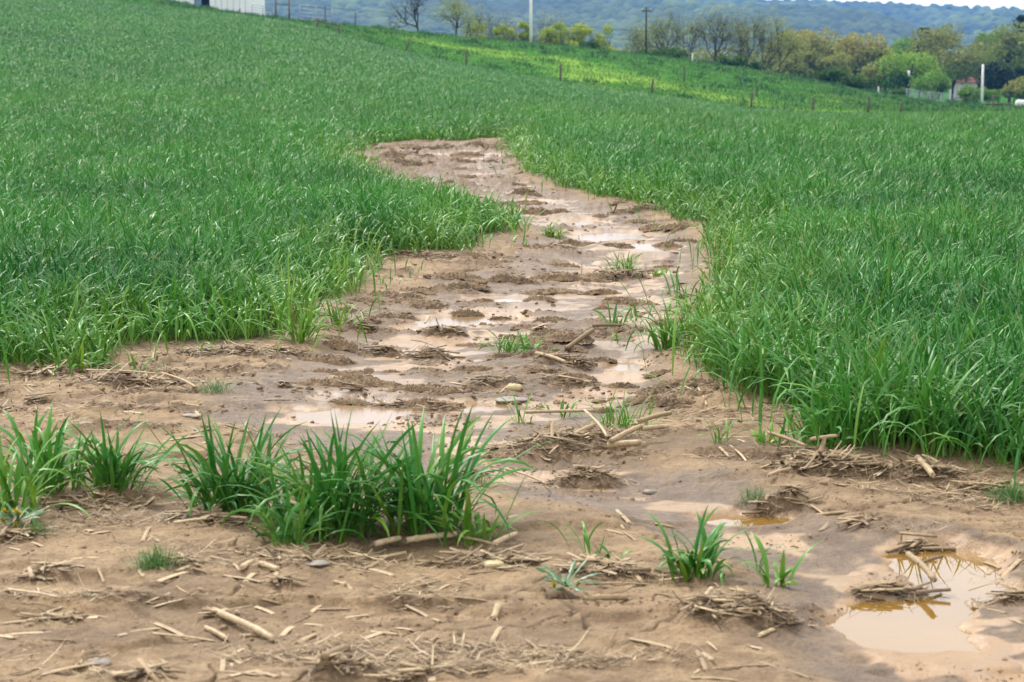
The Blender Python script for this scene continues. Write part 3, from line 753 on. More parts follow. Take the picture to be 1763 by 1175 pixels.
px_upright(975, 605, 1022, 572, .013, 'thick brown stick leaning on the gully straw heap', .42, 9, lean_y=.25)
px_piece(1020, 573, 1070, 575, .011, 'bent brown stick end lying right of the leaning stick', seed=10, lift=.03, rnd=.4)
px_piece(925, 620, 972, 640, .012, 'pale stalk sloping off the left side of the gully straw heap', seed=11, lift=.04, rnd=.75)
px_upright(1215, 622, 1252, 602, .016, 'stout brown stalk stuck in the edge of the right wheat', .5, 12, lean_y=.2)
px_piece(1580, 806, 1604, 828, .016, 'thick broken pale stalk pointing at the viewer on the right straw ridge', seed=13, lift=.03, rnd=.88)
px_piece(1322, 830, 1362, 818, .008, 'short tan stalk poking left from the frayed straw ridge', seed=14, rnd=.8, lift=.02)
px_piece(1325, 783, 1385, 793, .009, 'long grey straw on top of the frayed straw ridge', seed=15, rnd=.6, lift=.06)
px_piece(1395, 792, 1440, 786, .009, 'pale straw lying along the crest of the right straw ridge', seed=16, rnd=.88, lift=.06)
px_piece(1572, 836, 1608, 848, .006, 'short flat white straw alone on mud below the right ridge', seed=17, rnd=1, flat=.4, joint=False)
px_piece(1625, 848, 1720, 854, .007, 'longest flat pale straw below the right edge grass tuft', seed=18, rnd=.95, flat=.35, joint=False)
px_piece(1640, 832, 1730, 842, .007, 'pale flat straw just above the longest one at right', seed=19, rnd=.9, flat=.35, joint=False, lift=.02)
px_piece(1565, 985, 1605, 1030, .013, 'thick split stalk lying across the puddle bar', seed=20, rnd=.62, lift=.05)
px_piece(1580, 1005, 1622, 992, .007, 'dark twig sticking right over the ochre water', seed=21, rnd=.3, lift=.06)
px_upright(1197, 1062, 1226, 1018, .008, 'pale straw propped against the big straw overhang', .95, 22, joint=False, lean_y=.12)
px_piece(1308, 1092, 1332, 1082, .010, 'short blond stub on the mud below the big straw overhang', seed=23, rnd=.95, flat=.7)
px_piece(1218, 1108, 1234, 1122, .004, 'tiny pale sliver alone on mud under the overhang', seed=24, rnd=.95, joint=False)
px_piece(1004, 1036, 1080, 1034, .012, 'grey stalk lying at the lower edge of the dandelion rosette', seed=25, rnd=.68)
px_piece(645, 952, 690, 946, .013, 'stubby white stalk at the foot of the middle tall wheat clump', seed=26, rnd=1, lift=.02)
px_piece(700, 947, 786, 940, .013, 'long thick pale stalk in front of the right tall wheat clump', seed=27, rnd=.95, lift=.03)
px_piece(850, 950, 890, 934, .011, 'blunt pale stalk pointing up right beside the tall wheat clumps', seed=28, rnd=.95, lift=.02)
px_piece(790, 935, 856, 952, .006, 'thin curved straw joining the two pale stalks', seed=29, rnd=.8, lift=.02, joint=False)
px_piece(720, 968, 775, 972, .006, 'forked thin straw below the long thick pale stalk', seed=30, rnd=.85, joint=False)
px_piece(300, 912, 358, 904, .010, 'white split stalk left of the tall wheat clump foot', seed=31, rnd=1, lift=.02, flat=.6)
px_piece(308, 984, 368, 964, .012, 'broad flat split straw beside the bright green tuft', seed=32, rnd=.92, flat=.35, joint=False)
px_piece(370, 1055, 468, 1106, .013, 'jointed pale corn stalk with dark knuckle lying diagonally in the left foreground', seed=33, rnd=.9)
px_piece(0, 1088, 80, 1092, .009, 'flat pale straw cut by the left frame edge', seed=34, rnd=1, flat=.5, joint=False)
px_piece(262, 1098, 370, 1106, .007, 'long tan straw lying level in the left foreground', seed=35, rnd=.88, flat=.5, joint=False)
px_piece(355, 1085, 390, 1105, .009, 'short pale stalk beside the end of the long tan straw', seed=36, rnd=.9)
px_piece(15, 1033, 100, 1038, .008, 'pale straw on top of the flat straw stack at left', seed=37, rnd=.95, lift=.03, flat=.5, joint=False)
px_piece(38, 1058, 108, 1045, .007, 'slanting straw below the flat straw stack at left', seed=38, rnd=.88, flat=.5, joint=False)
px_piece(555, 1165, 600, 1142, .014, 'bent grey brown stalk leaning on the bottom root ball', seed=39, rnd=.5, lift=.03)
px_piece(640, 1091, 685, 1096, .005, 'short pale straw on bare mud in the bottom centre', seed=40, rnd=.95, joint=False)
px_piece(415, 985, 440, 972, .011, 'white chunky stalk piece in the left foreground scatter', seed=41, rnd=1)
px_piece(448, 975, 478, 985, .013, 'white knobbed cob piece above the fanned root tuft', seed=42, rnd=1, flat=.8)
px_piece(730, 572, 742, 560, .008, 'pale straw standing on the brushy root heap', seed=43, rnd=.95, lift=.05)
px_piece(668, 510, 712, 500, .010, 'white straw lying on mud right of the left wheat', seed=44, rnd=1, flat=.5, joint=False)
px_piece(60, 850 - 200, 120, 632, .010, 'pale split stalk in the straw drift at the left edge', seed=45, rnd=.85, flat=.5, lift=.03)
px_piece(150, 655, 275, 664, .010, 'long split stalk lying along the left stalk pile', seed=46, rnd=.8, flat=.5, lift=.05)
px_piece(280, 652, 335, 678, .010, 'split stalk sloping off the right end of the left stalk pile', seed=47, rnd=.72, flat=.6, lift=.03)
px_piece(548, 610, 592, 612, .006, 'slim white straw on wet mud below the left wheat', seed=48, rnd=1, flat=.5, joint=False)
px_piece(455, 688, 500, 689, .005, 'slim pale straw on smooth mud above the tall wheat clumps', seed=49, rnd=.9, flat=.5, joint=False)
px_piece(1260, 768, 1282, 795, .007, 'pale straw crossing another right of the gully logs', seed=50, rnd=.95, flat=.5)
px_piece(1240, 772, 1254, 790, .007, 'stub straw next to the crossing straws right of the gully', seed=51, rnd=.9)
px_piece(1180, 664, 1202, 676, .006, 'small tan straw on mud under the right wheat corner', seed=52, rnd=.8)
px_piece(1205, 668, 1214, 690, .006, 'small white straw beside the right wheat corner', seed=53, rnd=1)

def loose():
    r = np.random.RandomState(77)
    protos = []
    for k in range(9):
        l = [.05, .07, .09, .12, .15, .10, .06, .08, .18][k]
        mb = stalk_mesh(l, [.006, .0085, .009, .006, .008, .008, .009, .003, .005][k], 900 + k, [.80, .70, .9, .55, .75, .62, .78, .45, .55][k], [.28, .35, .22, .4, .25, .6, .7, .5, .35][k], k % 3 == 0)
        o = mb.build('straw_fragment', MAT['straw']); protos.append((o, l))
    used = set(); cnt = 0
    words = {0: 'short flat pale', 1: 'small tan', 2: 'flat whitish', 3: 'brown', 4: 'long pale', 5: 'thick tan', 6: 'stubby pale', 7: 'fine dull', 8: 'long dull'}
    while cnt < 190:
        py = 1175 - 560 * r.rand() ** 1.25; px = r.uniform(-10, 1770)
        x, y = at(px, py, -.03); x, y = float(x), float(y)
        sd = float(mud_sd(np.array([x]), np.array([y]))[0]); _, cen = channel(np.array([x]), np.array([y]))
        if sd < .05 or (cen[0] < .8 and r.rand() < .9): continue
        if fbm(np.array([x * 1.1]), np.array([y * 1.6]), 121, 3)[0] + r.normal(0, .22) < .02: continue
        k = r.choice(9, p=[.14, .12, .2, .12, .18, .03, .03, .09, .09]); o, l = protos[k]
        if k in used: c = o.copy(); COL.objects.link(c)
        else: c = o; used.add(k)
        lay(c, x, y, r.uniform(0, 6.28), l, -.001); sc = r.uniform(.75, 1.35); c.scale = (sc, sc, sc)
        tag(c, words[k] + ' corn straw fragment lying loose on the bare mud', 'straw', 'loose ' + words[k] + ' corn straw fragments'); cnt += 1
    for k, (o, l) in enumerate(protos):
        if k not in used: bpy.data.objects.remove(o)
loose()
def litter():
    r = np.random.RandomState(88); n0 = 90000
    py = 236 + 960 * r.rand(n0); px = r.uniform(-60, 1820, n0); x, y = at(px, py, -.03)
    sd = mud_sd(x, y); _, cen = channel(x, y)
    dn = fbm(x * .9, y * 2.4, 131, 4) * 1.3 + .35 * sstep(20, 28, y) + .30 * sstep(.35, 0, sd) - .55 * (cen < .75) * (y < 27) + .42 * corn_rows(x, y)
    k = (sd > -.05) & (dn + r.normal(0, .12, n0) > .16 + .30 * sstep(9.5, 7, y)); x, y = x[k], y[k]; n = len(x); z = H(x, y)
    Ln = r.gamma(2.0, .016, n) + .008; wd = r.uniform(.0012, .005, n) * (1 + .04 * y); Ln *= (1 + .025 * y)
    az = r.choice([0, np.pi], n) + r.normal(0, .8, n)
    mb = MB(); blades(mb, x, y, z + .004, Ln, wd, az, r.uniform(1.2, 1.62, n), r.normal(.05, .3, n), r.normal(0, .8, n), 2, .3, np.clip(r.normal(.6, .26, n) - .12 * sstep(16, 30, y), 0, 1), prof=([0, .5, 1], [.7, 1, .5]))
    tag(mb.build('straw_litter', MAT['straw']), kind='stuff')
    # crumbs of soil
    n0 = 60000; py = 236 + 960 * r.rand(n0); px = r.uniform(-60, 1820, n0); x, y = at(px, py, -.03); sd = mud_sd(x, y)
    dn = fbm(x * 1.3, y * 2.0, 141, 4) + .3 * sstep(20, 28, y) + .45 * corn_rows(x, y); k = (sd > 0) & (dn + r.normal(0, .15, n0) > .18 + .14 * sstep(10, 7, y)); x, y = x[k], y[k]; n = len(x); z = H(x, y)
    R = r.gamma(2.0, .0022, n) * (1 + .05 * y) * (1 - .55 * sstep(9.5, 7, y)); ph = r.rand(n) * 6.28
    g = (1 + 5 ** .5) / 2; base = np.array([(-1,g,0),(1,g,0),(-1,-g,0),(1,-g,0),(0,-1,g),(0,1,g),(0,-1,-g),(0,1,-g),(g,0,-1),(g,0,1),(-g,0,-1),(-g,0,1)]) / 1.9
    tri = np.array([(0,11,5),(0,5,1),(0,1,7),(0,7,10),(0,10,11),(1,5,9),(5,11,4),(11,10,2),(10,7,6),(7,1,8),(3,9,4),(3,4,2),(3,2,6),(3,6,8),(3,8,9),(4,9,5),(2,4,11),(6,2,10),(8,6,7),(9,8,1)])
    V = base[None] * R[:, None, None] * r.uniform(.55, 1.25, (n, 12, 1)) * r.uniform(.7, 1.5, (n, 1, 3)) * np.array([1.2, 1.2, .7])
    c, s = np.cos(ph)[:, None], np.sin(ph)[:, None]; V = np.stack([V[..., 0] * c - V[..., 1] * s, V[..., 0] * s + V[..., 1] * c, V[..., 2]], -1) + np.stack([x, y, z], -1)[:, None]
    F = (np.arange(n)[:, None, None] * 12 + tri[None]).reshape(-1, 3)
    mb = MB(); mb.add(V, F); tag(mb.build('soil_crumbs', MAT['soil_clump'], smooth=False), kind='stuff')
litter()

def clods():
    r = np.random.RandomState(66); protos = []
    for k in range(8):
        nu, nv = 56, 26; U, W_ = np.meshgrid(np.linspace(-1, 1, nu), np.linspace(-1, 1, nv), indexing='ij')
        a, b, h = r.uniform(.10, .26), r.uniform(.045, .08), r.uniform(.035, .06)
        rr = np.sqrt(np.abs(U) ** 2.4 + W_ ** 2) + .35 * fbm(U * 2.2 + k * 7, W_ * 2 + k, 161, 3)
        Z = h * np.clip(1 - rr ** 2, -.3, 1) * (1 + 1.0 * fbm(U * 6 + k * 3, W_ * 4, 163, 3)) + .020 * fbm(U * 13, W_ * 8 + k, 165, 3)
        mb = MB(); q = np.arange(nu * nv).reshape(nu, nv)
        mb.add(np.stack([U * a, W_ * b + .03 * np.sin(U * 2 + k), Z - .006], -1).reshape(-1, 3), np.stack([q[:-1, :-1], q[1:, :-1], q[1:, 1:], q[:-1, 1:]], -1).reshape(-1, 4))
        e = empty('mud_clod', (0, 0, 0), 'dark crumbly mud clod with bits of straw on the wet gully floor', 'mud clod', 'dark crumbly mud clods in the gully')
        mb.build('soil_lump', MAT['soil_clump'], e); m = 46; u, v = r.uniform(-.8, .8, m), r.uniform(-.7, .7, m); mb = MB()
        zz = h * np.clip(1 - np.sqrt(np.abs(u) ** 2.4 + v ** 2) ** 2, 0, 1)
        blades(mb, u * a, v * b, zz + .003, r.uniform(.02, .09, m), r.uniform(.0015, .006, m), r.choice([0, np.pi], m) + r.normal(0, .8, m), r.uniform(1.2, 1.65, m), r.normal(.2, .4, m), r.normal(0, .8, m), 3, 0, np.clip(r.normal(.5, .25, m), 0, 1), prof=([0, .5, 1], [.7, 1, .5]))
        tag(mb.build('straw_bits', MAT['straw'], e), kind='stuff'); protos.append(e)
    used = set(); cnt = 0
    while cnt < 150:
        py = 240 + 470 * r.rand() ** 1.9; x, y = at(r.uniform(540, 1260), py, -.04); x, y = float(x) , float(y); X, Y = np.array([x]), np.array([y])
        ce = channel(X, Y)[1][0]
        if mud_sd(X, Y)[0] < .12 or ce > 1.6 or (ce < .5 and r.rand() < .55): continue
        if fbm(X * .9, Y * 2.2, 167, 3)[0] + r.normal(0, .2) < 0: continue
        k = r.randint(8); p = protos[k]
        if k in used:
            c = p.copy(); COL.objects.link(c)
            for ch in list(p.children): d = ch.copy(); COL.objects.link(d); d.parent = c
        else: c = p; used.add(k)
        sc = r.uniform(.45, 1.05) * (.42 + .038 * y); c.location = (x, y, float(Hs(X, Y)[0])); c.rotation_euler = (0, 0, r.normal(0, .3) + (math.pi if r.rand() < .5 else 0)); c.scale = (sc, sc * r.uniform(.8, 1.2), sc * r.uniform(.55, .95)); cnt += 1
clods()

# ------------------------------------------------------------------ stones
def stone(px, py, wpx, hpx, mat, label, seed, tall=.35):
    r = np.random.RandomState(seed); x, y = on(px, py); s = ppm(py); a = wpx / s / 2; b = a * .75; h = hpx / s
    nu, nv = 18, 10; th = np.linspace(0, 2 * np.pi, nu, endpoint=False); ph = np.linspace(0.02, np.pi - .02, nv)
    T, Pp = np.meshgrid(th, ph, indexing='ij'); k = 1 + .5 * fbm(np.cos(T) * 1.1 + seed, np.sin(T) * 1.1 + .5 * Pp, seed, 3)
    V = np.stack([np.sin(Pp) ** .7 * np.cos(T) * a * k, np.sin(Pp) ** .7 * np.sin(T) * b * k, np.cos(Pp) * h * .6 * k + h * .25], -1)
    q = np.arange(nu * nv).reshape(nu, nv); q2 = np.roll(q, -1, 0)
    F = [np.stack([q[:, :-1], q[:, 1:], q2[:, 1:], q2[:, :-1]], -1).reshape(-1, 4), q[:, 0][None], q[::-1, -1][None]]
    mb = MB(); mb.add(V.reshape(-1, 3), F); o = mb.build('stone', MAT[mat]); o.location = (x, y, H(x, y)); tag(o, label, 'stone')
stone(887, 670, 27, 12, 'stone_yellow', 'pale yellow stone standing on the residue bar mid gully', 3)
stone(168, 1143, 46, 10, 'stone_grey', 'flat grey stone on mud at bottom left', 5)
stone(870, 519, 30, 7, 'stone_white', 'flat white stone lying in the upper gully stream', 7)
stone(880, 690, 60, 6, 'stone_grey', 'flat wet grey slab at the right end of the mid puddle', 9)
stone(330, 716, 36, 5, 'stone_grey', 'grey stone patch on mud behind the left tall clump', 11)
stone(850, 974, 36, 9, 'stone_yellow', 'orange tan stone right of the foreground straw strip', 13)
stone(1120, 850, 24, 8, 'stone_grey', 'small blue grey stone at the end of the low heap', 15)
stone(548, 972, 46, 5, 'stone_grey', 'flat tan stone in front of the middle tall clump', 17)

# ------------------------------------------------------------------ separate wheat plants and weeds
def plant(px, py, hpx, wpx, n, label, seed, mat='wheat_leaf', name='wheat_clump', cat='wheat plant', wl=(.011, .021), yel=.15, rn=.45, stiff=1.0, spread=.35, fine=False):
    r = np.random.RandomState(seed); x0, y0 = on(px, py); s = ppm(py)
    h = hpx / s; wd = wpx / s; z0 = H(x0, y0); mb = MB()
    n = int(n * (1.35 if n > 30 else 1)); bx = r.normal(0, wd * spread * .52, n); by = r.normal(0, wd * spread * .42, n)
    az = np.arctan2(by + r.normal(0, wd * .28, n), bx + r.normal(0, wd * .32, n)) if not fine else r.uniform(0, 6.28, n)
    Ln = h * r.uniform(.40, 1.25, n); lean = np.abs(r.normal(.0, .36, n)) + np.hypot(bx, by) / (wd + 1e-6) * .45; curl = np.abs(r.normal(.85, .65, n)) / stiff
    curl = np.where(r.rand(n) < .33, curl + r.uniform(.6, 1.5, n) / stiff, curl)
    yl = np.clip(yel + r.normal(0, .12, n) + (r.rand(n) < .06) * .5, 0, 1)
    blades(mb, bx, by, H(x0 + bx, y0 + by) - z0 - .008, Ln, r.uniform(*wl, n), az, lean, curl, r.normal(0, 1.0, n), 8, .3, np.clip(r.normal(rn, .25, n), 0, 1), yl)
    o = mb.build(name, MAT[mat]); o.location = (x0, y0, z0)
    return tag(o, label, cat, 'wheat plants standing apart on the mud' if cat == 'wheat plant' else None)
P = plant
P(400, 882, 178, 180, 110, 'tall dense dark wheat clump, leftmost of the three big foreground clumps', 1, yel=.08, rn=.3)
P(575, 915, 210, 210, 150, 'tallest wide wheat clump in the middle of the three big foreground clumps', 2, yel=.08, rn=.35)
P(735, 908, 212, 150, 105, 'fan shaped tall wheat clump, rightmost of the three big foreground clumps', 3, yel=.10, rn=.35)
P(500, 935, 125, 100, 34, 'shorter wheat tuft in front between the left and middle tall clumps', 4, yel=.15)
P(815, 932, 120, 90, 26, 'thin light green wheat tuft at the right end of the tall clumps', 5, yel=.5, rn=.6)
P(195, 852, 140, 110, 60, 'medium wheat clump left of the tall foreground clumps', 6, yel=.15)
P(85, 850, 150, 130, 52, 'loose wheat clump second from the left frame edge', 7, yel=.15)
P(15, 885, 150, 120, 46, 'sparse wheat tuft at the left frame edge above the dandelions', 8, yel=.3)
P(55, 800, 110, 100, 26, 'wheat tuft behind the loose clump at the left edge', 9, yel=.2)
P(1195, 990, 118, 110, 46, 'upright wheat tuft on the big straw overhang', 10, yel=.18, rn=.6)
P(1012, 962, 92, 60, 8, 'two leaved wheat sprout behind the dandelion rosette', 11, yel=.25, rn=.7, wl=(.009, .013))
P(1050, 965, 60, 70, 9, 'small spreading sprout right of the two leaved sprout', 12, yel=.25, rn=.7)
P(1335, 1008, 100, 80, 14, 'yellow green sprout at the right end of the big straw overhang', 13, yel=.4, rn=.7)
P(1305, 985, 100, 40, 5, 'single long leaf sprout behind the big straw overhang', 14, yel=.2, rn=.7, wl=(.009, .012))
P(1070, 742, 78, 110, 46, 'light green wheat tuft behind the logs of the large heap', 15, yel=.35, rn=.75, wl=(.005, .009))
P(898, 728, 66, 46, 16, 'thin wheat tuft on the mud left of the logs', 16, yel=.35, rn=.7, wl=(.005, .008))
P(968, 718, 44, 60, 9, 'two small sprouts between the thin tuft and the light green tuft', 17, yel=.3, rn=.7)
P(872, 608, 56, 70, 44, 'bright bushy wheat tuft in the middle of the gully', 18, yel=.3, rn=.7, wl=(.006, .010))
P(920, 608, 44, 60, 22, 'thinner wheat tuft right beside the bright bushy gully tuft', 19, yel=.3, rn=.7)
P(1075, 467, 40, 54, 46, 'bright grass tuft standing in the upper gully', 20, yel=.45, rn=.8, wl=(.008, .013))
P(1135, 474, 18, 30, 22, 'small yellowish sprout right of the upper gully grass tuft', 21, yel=.7, rn=.8)
P(1242, 764, 66, 60, 14, 'wispy sprout on mud left of the right wheat edge', 22, yel=.25, rn=.7, wl=(.006, .009))
P(1415, 768, 108, 120, 60, 'leafy wheat clump at the front corner of the right wheat', 23, yel=.15, rn=.45)
P(1322, 765, 46, 50, 12, 'pale low sprout left of the leafy corner clump', 24, yel=.5, rn=.7)
P(1060, 562, 54, 36, 16, 'slim sprout near the right wheat in the mid gully', 25, yel=.4, rn=.75)
P(1092, 552, 36, 30, 10, 'tiny sprout right of the slim mid gully sprout', 26, yel=.45, rn=.75)
P(1150, 600, 90, 80, 50, 'wheat tuft leaning out of the left edge of the right wheat', 27, yel=.25, rn=.6)
P(240, 642, 58, 90, 16, 'sparse sprout on mud in front of the left wheat', 28, yel=.3, rn=.7, wl=(.006, .010))
P(165, 634, 58, 56, 26, 'yellow green tuft at the lower corner of the left wheat', 29, yel=.45, rn=.7)
P(128, 640, 70, 60, 30, 'grass tuft over the straw drift at the left edge', 30, yel=.35, rn=.6)
P(950, 408, 26, 44, 90, 'yellowish short tuft at the tip of the left wheat lobe', 32, yel=.75, rn=.8, wl=(.006, .010))
P(590, 560, 60, 60, 26, 'thin tuft in front of the right end of the left wheat', 33, yel=.4, rn=.7)
P(520, 588, 70, 60, 34, 'light green tuft at the right foot of the left wheat', 34, yel=.5, rn=.7)
def tuft(px, py, hpx, wpx, n, label, seed): P(px, py, hpx, wpx, n, label, seed, 'weed_leaf', 'grass_tuft', 'grass', (.0015, .003), .55, .7, 1.6, .55, True)
tuft(268, 975, 42, 62, 240, 'fine bright green grass tuft on the left foreground mud', 41)
tuft(370, 676, 30, 56, 140, 'fine bluish grass tuft at the end of the left stalk pile', 42)
tuft(1742, 862, 44, 62, 260, 'round fine grass tuft at the right frame edge under the wheat', 43)
tuft(1298, 872, 34, 44, 90, 'fine yellow green grass tuft on the dark straw dam', 44)
tuft(60, 918, 26, 50, 110, 'low fine green tuft beside the dandelions', 45)
tuft(830, 835, 30, 50, 60, 'weedy fine grass right behind the tall wheat clumps', 46)
tuft(700, 1018, 8, 12, 14, 'tiny green seedling on bare mud in the foreground', 47)
tuft(150, 1026, 20, 14, 14, 'thin yellowish seedling on left foreground mud', 48)
def rosette(px, py, wpx, n, label, seed, flowers=()):
    r = np.random.RandomState(seed); x0, y0 = on(px, py); s = ppm(py); R = wpx / s / 2; z0 = H(x0, y0)
    e = empty('dandelion', (x0, y0, z0), label, 'weed'); mb = MB(); az = np.linspace(0, 6.28, n, endpoint=False) + r.normal(0, .2, n)
    blades(mb, np.zeros(n), np.zeros(n), np.full(n, .02), R * r.uniform(.7, 1.15, n), r.uniform(.011, .019, n), az, r.uniform(.8, 1.4, n), r.uniform(.2, .6, n), r.normal(0, .4, n), 9, .3,
           np.clip(r.normal(.35, .2, n), 0, 1), np.full(n, .08), prof=(np.linspace(0, 1, 10), [.25, .5, .28, .7, .4, .95, .5, 1, .7, .05]))
    mb.build('leaves', MAT['weed_leaf'], e)
    for fx, fy in flowers:
        mb = MB(); dx = fx / s; h = fy / s; yv = r.normal(0, .03)
        tube(mb, [(dx * .3, yv * .4, .01), (dx * .8, yv, h * .6), (dx, yv, h)], .0022, 5, True, .5)
        st = mb.build('stem', MAT['weed_leaf'], e); mb = MB(); k = 46
        blades(mb, np.full(k, dx), np.full(k, yv), np.full(k, h), r.uniform(.010, .019, k), np.full(k, .005), r.uniform(0, 6.28, k), r.uniform(.2, 1.5, k), r.uniform(0, .4, k), np.zeros(k), 2, 0)
        mb.build('flower', MAT['petal'], st)
rosette(30, 908, 110, 22, 'dandelion with yellow flowers at the left frame edge', 51, [(-2, 26), (6, 24), (-26, 8), (0, 6), (-30, 18)])
rosette(975, 1030, 130, 20, 'flat dandelion rosette with small yellow buds on foreground straw', 52, [(-22, 14), (22, 15)])

# ------------------------------------------------------------------ fence posts, gates, poles, wires
def gz(px, Y, py=100):
    x = float(xat(px, py, Y)); return x, float(Y), H(x, float(Y))
def post(px, top, base, Y, label, r=.075, lean=0.0, mat='weathered_wood', name='fence_post', cat='fence post'):
    x, y, z = gz(px, Y, base); h = max(.7, float(zat(top, Y)) - z); mb = MB()
    tube(mb, [(0, 0, -.3), (0, 0, h * .5), (.01, 0, h * .97), (.01, 0, h)], [r, r, r * .97, r * .7], 8)
    o = mb.build(name, MAT[mat]); o.location = (x, y, z); o.rotation_euler = (0, lean, 0); return tag(o, label, cat, 'posts of the pasture fence')
def fd_at(px): return float(np.interp((px - CX) / (FPX * CP), UT, FD))
post(697, 65, 88, fd_at(697) + 1, 'leaning fence post where wheat meets pasture left of the white pole', lean=.35)
post(803, 86, 110, fd_at(803) + 1, 'weathered fence post below the bare trees on the field edge')
post(965, 111, 138, fd_at(965) + 1, 'upright fence post on the field edge right of the white pole')
post(1121, 136, 160, fd_at(1121) + 1, 'slightly leaning fence post on the field edge below the brown pole', lean=.1)
post(1293, 158, 184, fd_at(1293) + 1, 'fence post on the field edge left of a second shorter post behind it', lean=.05)
post(1400, 168, 187, fd_at(1400) + 1, 'small fence post on the field edge below the two round bushes')
post(1495, 167, 191, fd_at(1495) + 1, 'thick fence post on the field edge below the bright green tree', r=.09)
post(1551, 177, 192, fd_at(1551) + 1, 'last short fence post on the field edge left of the gates')
post(1178, 115, 132, 175, 'lone small post on the mid pasture slope')
post(1303, 146, 166, 165, 'short post on the pasture behind the field edge post')
post(1092, 88, 110, 205, 'thin old post high on the pasture slope left of the brown pole', r=.05)
post(1192, 92, 108, 228, 'pale post on the skyline between the two skyline bushes', mat='white_pole')
post(612, 22, 42, 232, 'dark post on the skyline right of the wooden brace')
post(560, 10, 40, 235, 'dark post at the end of the upper cattle gate')
post(1512, 123 + 26, 162, 232, 'short white post on the skyline below the second round bush', mat='white_pole')
post(413, 15, 33, 200, 'short post in front of the white barn wall')
post(115, -12, 4, 195, 'pale short post at the top left of the wheat', mat='white_pole', r=.2)
post(272, 2, 20, 203, 'thin post at the top of the wheat left of the barn', r=.05)
def brace(pxa, pxb, top, base, Y, label):
    xa, y, za = gz(pxa, Y, base); xb, _, zb = gz(pxb, Y, base); e = empty('brace_post', (xa, y, za), label, 'fence brace'); h = max(1.0, float(zat(top, Y)) - za); d = xb - xa
    for k, (dx, dz) in enumerate(((0, 0), (d, zb - za))):
        mb = MB(); tube(mb, [(dx, 0, dz - .3), (dx, 0, dz + h)], .1, 8); mb.build('post', MAT['weathered_wood'], e)
    mb = MB(); tube(mb, [(0, 0, h * .75), (d, 0, h * .75 + zb - za)], .06, 6); mb.build('rail', MAT['weathered_wood'], e)
brace(546, 584, 33, 58, 182, 'wooden fence brace of two posts and a rail at the upper field corner')
brace(475, 498, -2, 28, 232, 'tall dark wooden fence brace between the two cattle gates')
def gate(pxa, pxb, top, base, Y, label, rails=5):
    xa, y, za = gz(pxa, Y, base); xb, _, zb = gz(pxb, Y, base); e = empty('cattle_gate', (xa, y, za), label, 'metal gate', 'metal cattle gates'); h = max(1.1, float(zat(top, Y)) - za); d = xb - xa; dz = zb - za
    mb = MB(); 
    for t in (0, .5, 1): tube(mb, [(d * t, 0, .1 + dz * t), (d * t, 0, h + dz * t)], .04, 6)
    mb.build('frame', MAT['galvanised'], e)
    for k in range(rails):
        zz = .2 + (h - .2) * k / (rails - 1); mb = MB(); tube(mb, [(0, 0, zz), (d, 0, zz + dz)], .038, 6); mb.build('rail', MAT['galvanised'], e)
gate(434, 471, 9, 28, 232, 'silver cattle gate beside the white barn')
gate(516, 572, 8, 36, 236, 'silver cattle gate on the skyline right of the tall brace')
gate(1560, 1600, 163, 178, 238, 'left silver gate panel by the road')
gate(1597, 1642, 165, 180, 236, 'right silver gate panel overlapping the left one by the road')
def rail_fence():
    x0, y, z0 = gz(1644, 242, 178); x1, _, z1 = gz(1672, 242, 178); e = empty('rail_fence', (x0, y, z0), 'low grey rail fence continuing right from the gates', 'fence')
    for k in range(3):
        mb = MB(); xx = (x1 - x0) * k / 2; tube(mb, [(xx, 0, -.2), (xx, 0, .8)], .06, 6); mb.build('post', MAT['weathered_wood'], e)
    mb = MB(); tube(mb, [(0, 0, .7), (x1 - x0, 0, .7)], .05, 6); mb.build('rail', MAT['weathered_wood'], e)
rail_fence()
def pole(px, top, base, Y, r, mat, label, arm=True, lean=0.0, htop=None, can=False):
    x, y, z = gz(px, Y, base); h = (float(zat(top, Y)) if htop is None else htop) - z; e = empty('utility_pole', (x, y, z), label, 'utility pole')
    mb = MB(); tube(mb, [(0, 0, -.5), (lean * h * .5, 0, h * .5), (lean * h, 0, h)], [r, r * .92, r * .8], 10); mb.build('pole', MAT[mat], e)
    if arm:
        mb = MB(); box(mb, lean * h - .55, lean * h + .55, -.08, .08, h - .55, h - .38); a = mb.build('crossarm', MAT['weathered_wood'], e, smooth=False)
        for dx in (-.48, 0, .48):
            mb = MB(); tube(mb, [(lean * h + dx, 0, h - .38), (lean * h + dx, 0, h - .2)], .05, 6); mb.build('insulator', MAT['white_pole'], a)
    if can:
        mb = MB(); tube(mb, [(lean * h - .5, 0, h - 1.6), (lean * h - .5, 0, h - .8)], .17, 10); mb.build('transformer', MAT['white_pole'], e)
    return x, y, z + h
pA = pole(914, 0, 74, 226, .19, 'white_pole', 'tall white pole rising out of frame at the crest of the pasture', htop=10.5)
pB = pole(1112, 12, 94, 230, .10, 'bark', 'dark brown utility pole with crossarm beside the bare trees')
pC = pole(1690, 111, 186, 252, .17, 'white_pole', 'pale utility pole by the road at right', arm=False)
pD = pole(1563, 112, 160, 285, .16, 'bark', 'leaning utility pole with a white transformer in front of the bright green tree', lean=.12, can=True, arm=False)
def wire(p, q, sag, label, r=.03):
    t = np.linspace(0, 1, 14)[:, None]; P_ = np.array(p) * (1 - t) + np.array(q) * t; P_[:, 2] -= (4 * t * (1 - t))[:, 0] * sag
    mb = MB(); tube(mb, P_, r, 4, False); tag(mb.build('power_line', MAT['wire']), label, 'power line')
def up(px, py, Y): return (float(xat(px, py, Y)), Y, float(zat(py, Y)))
wire(up(500, 8, 240), up(1112, 54, 229.7), .1, 'upper dark power line running left from the brown pole', .022)
wire(up(820, 40, 240), up(1112, 71, 229.7), .1, 'lower dark power line running left from the brown pole', .022)
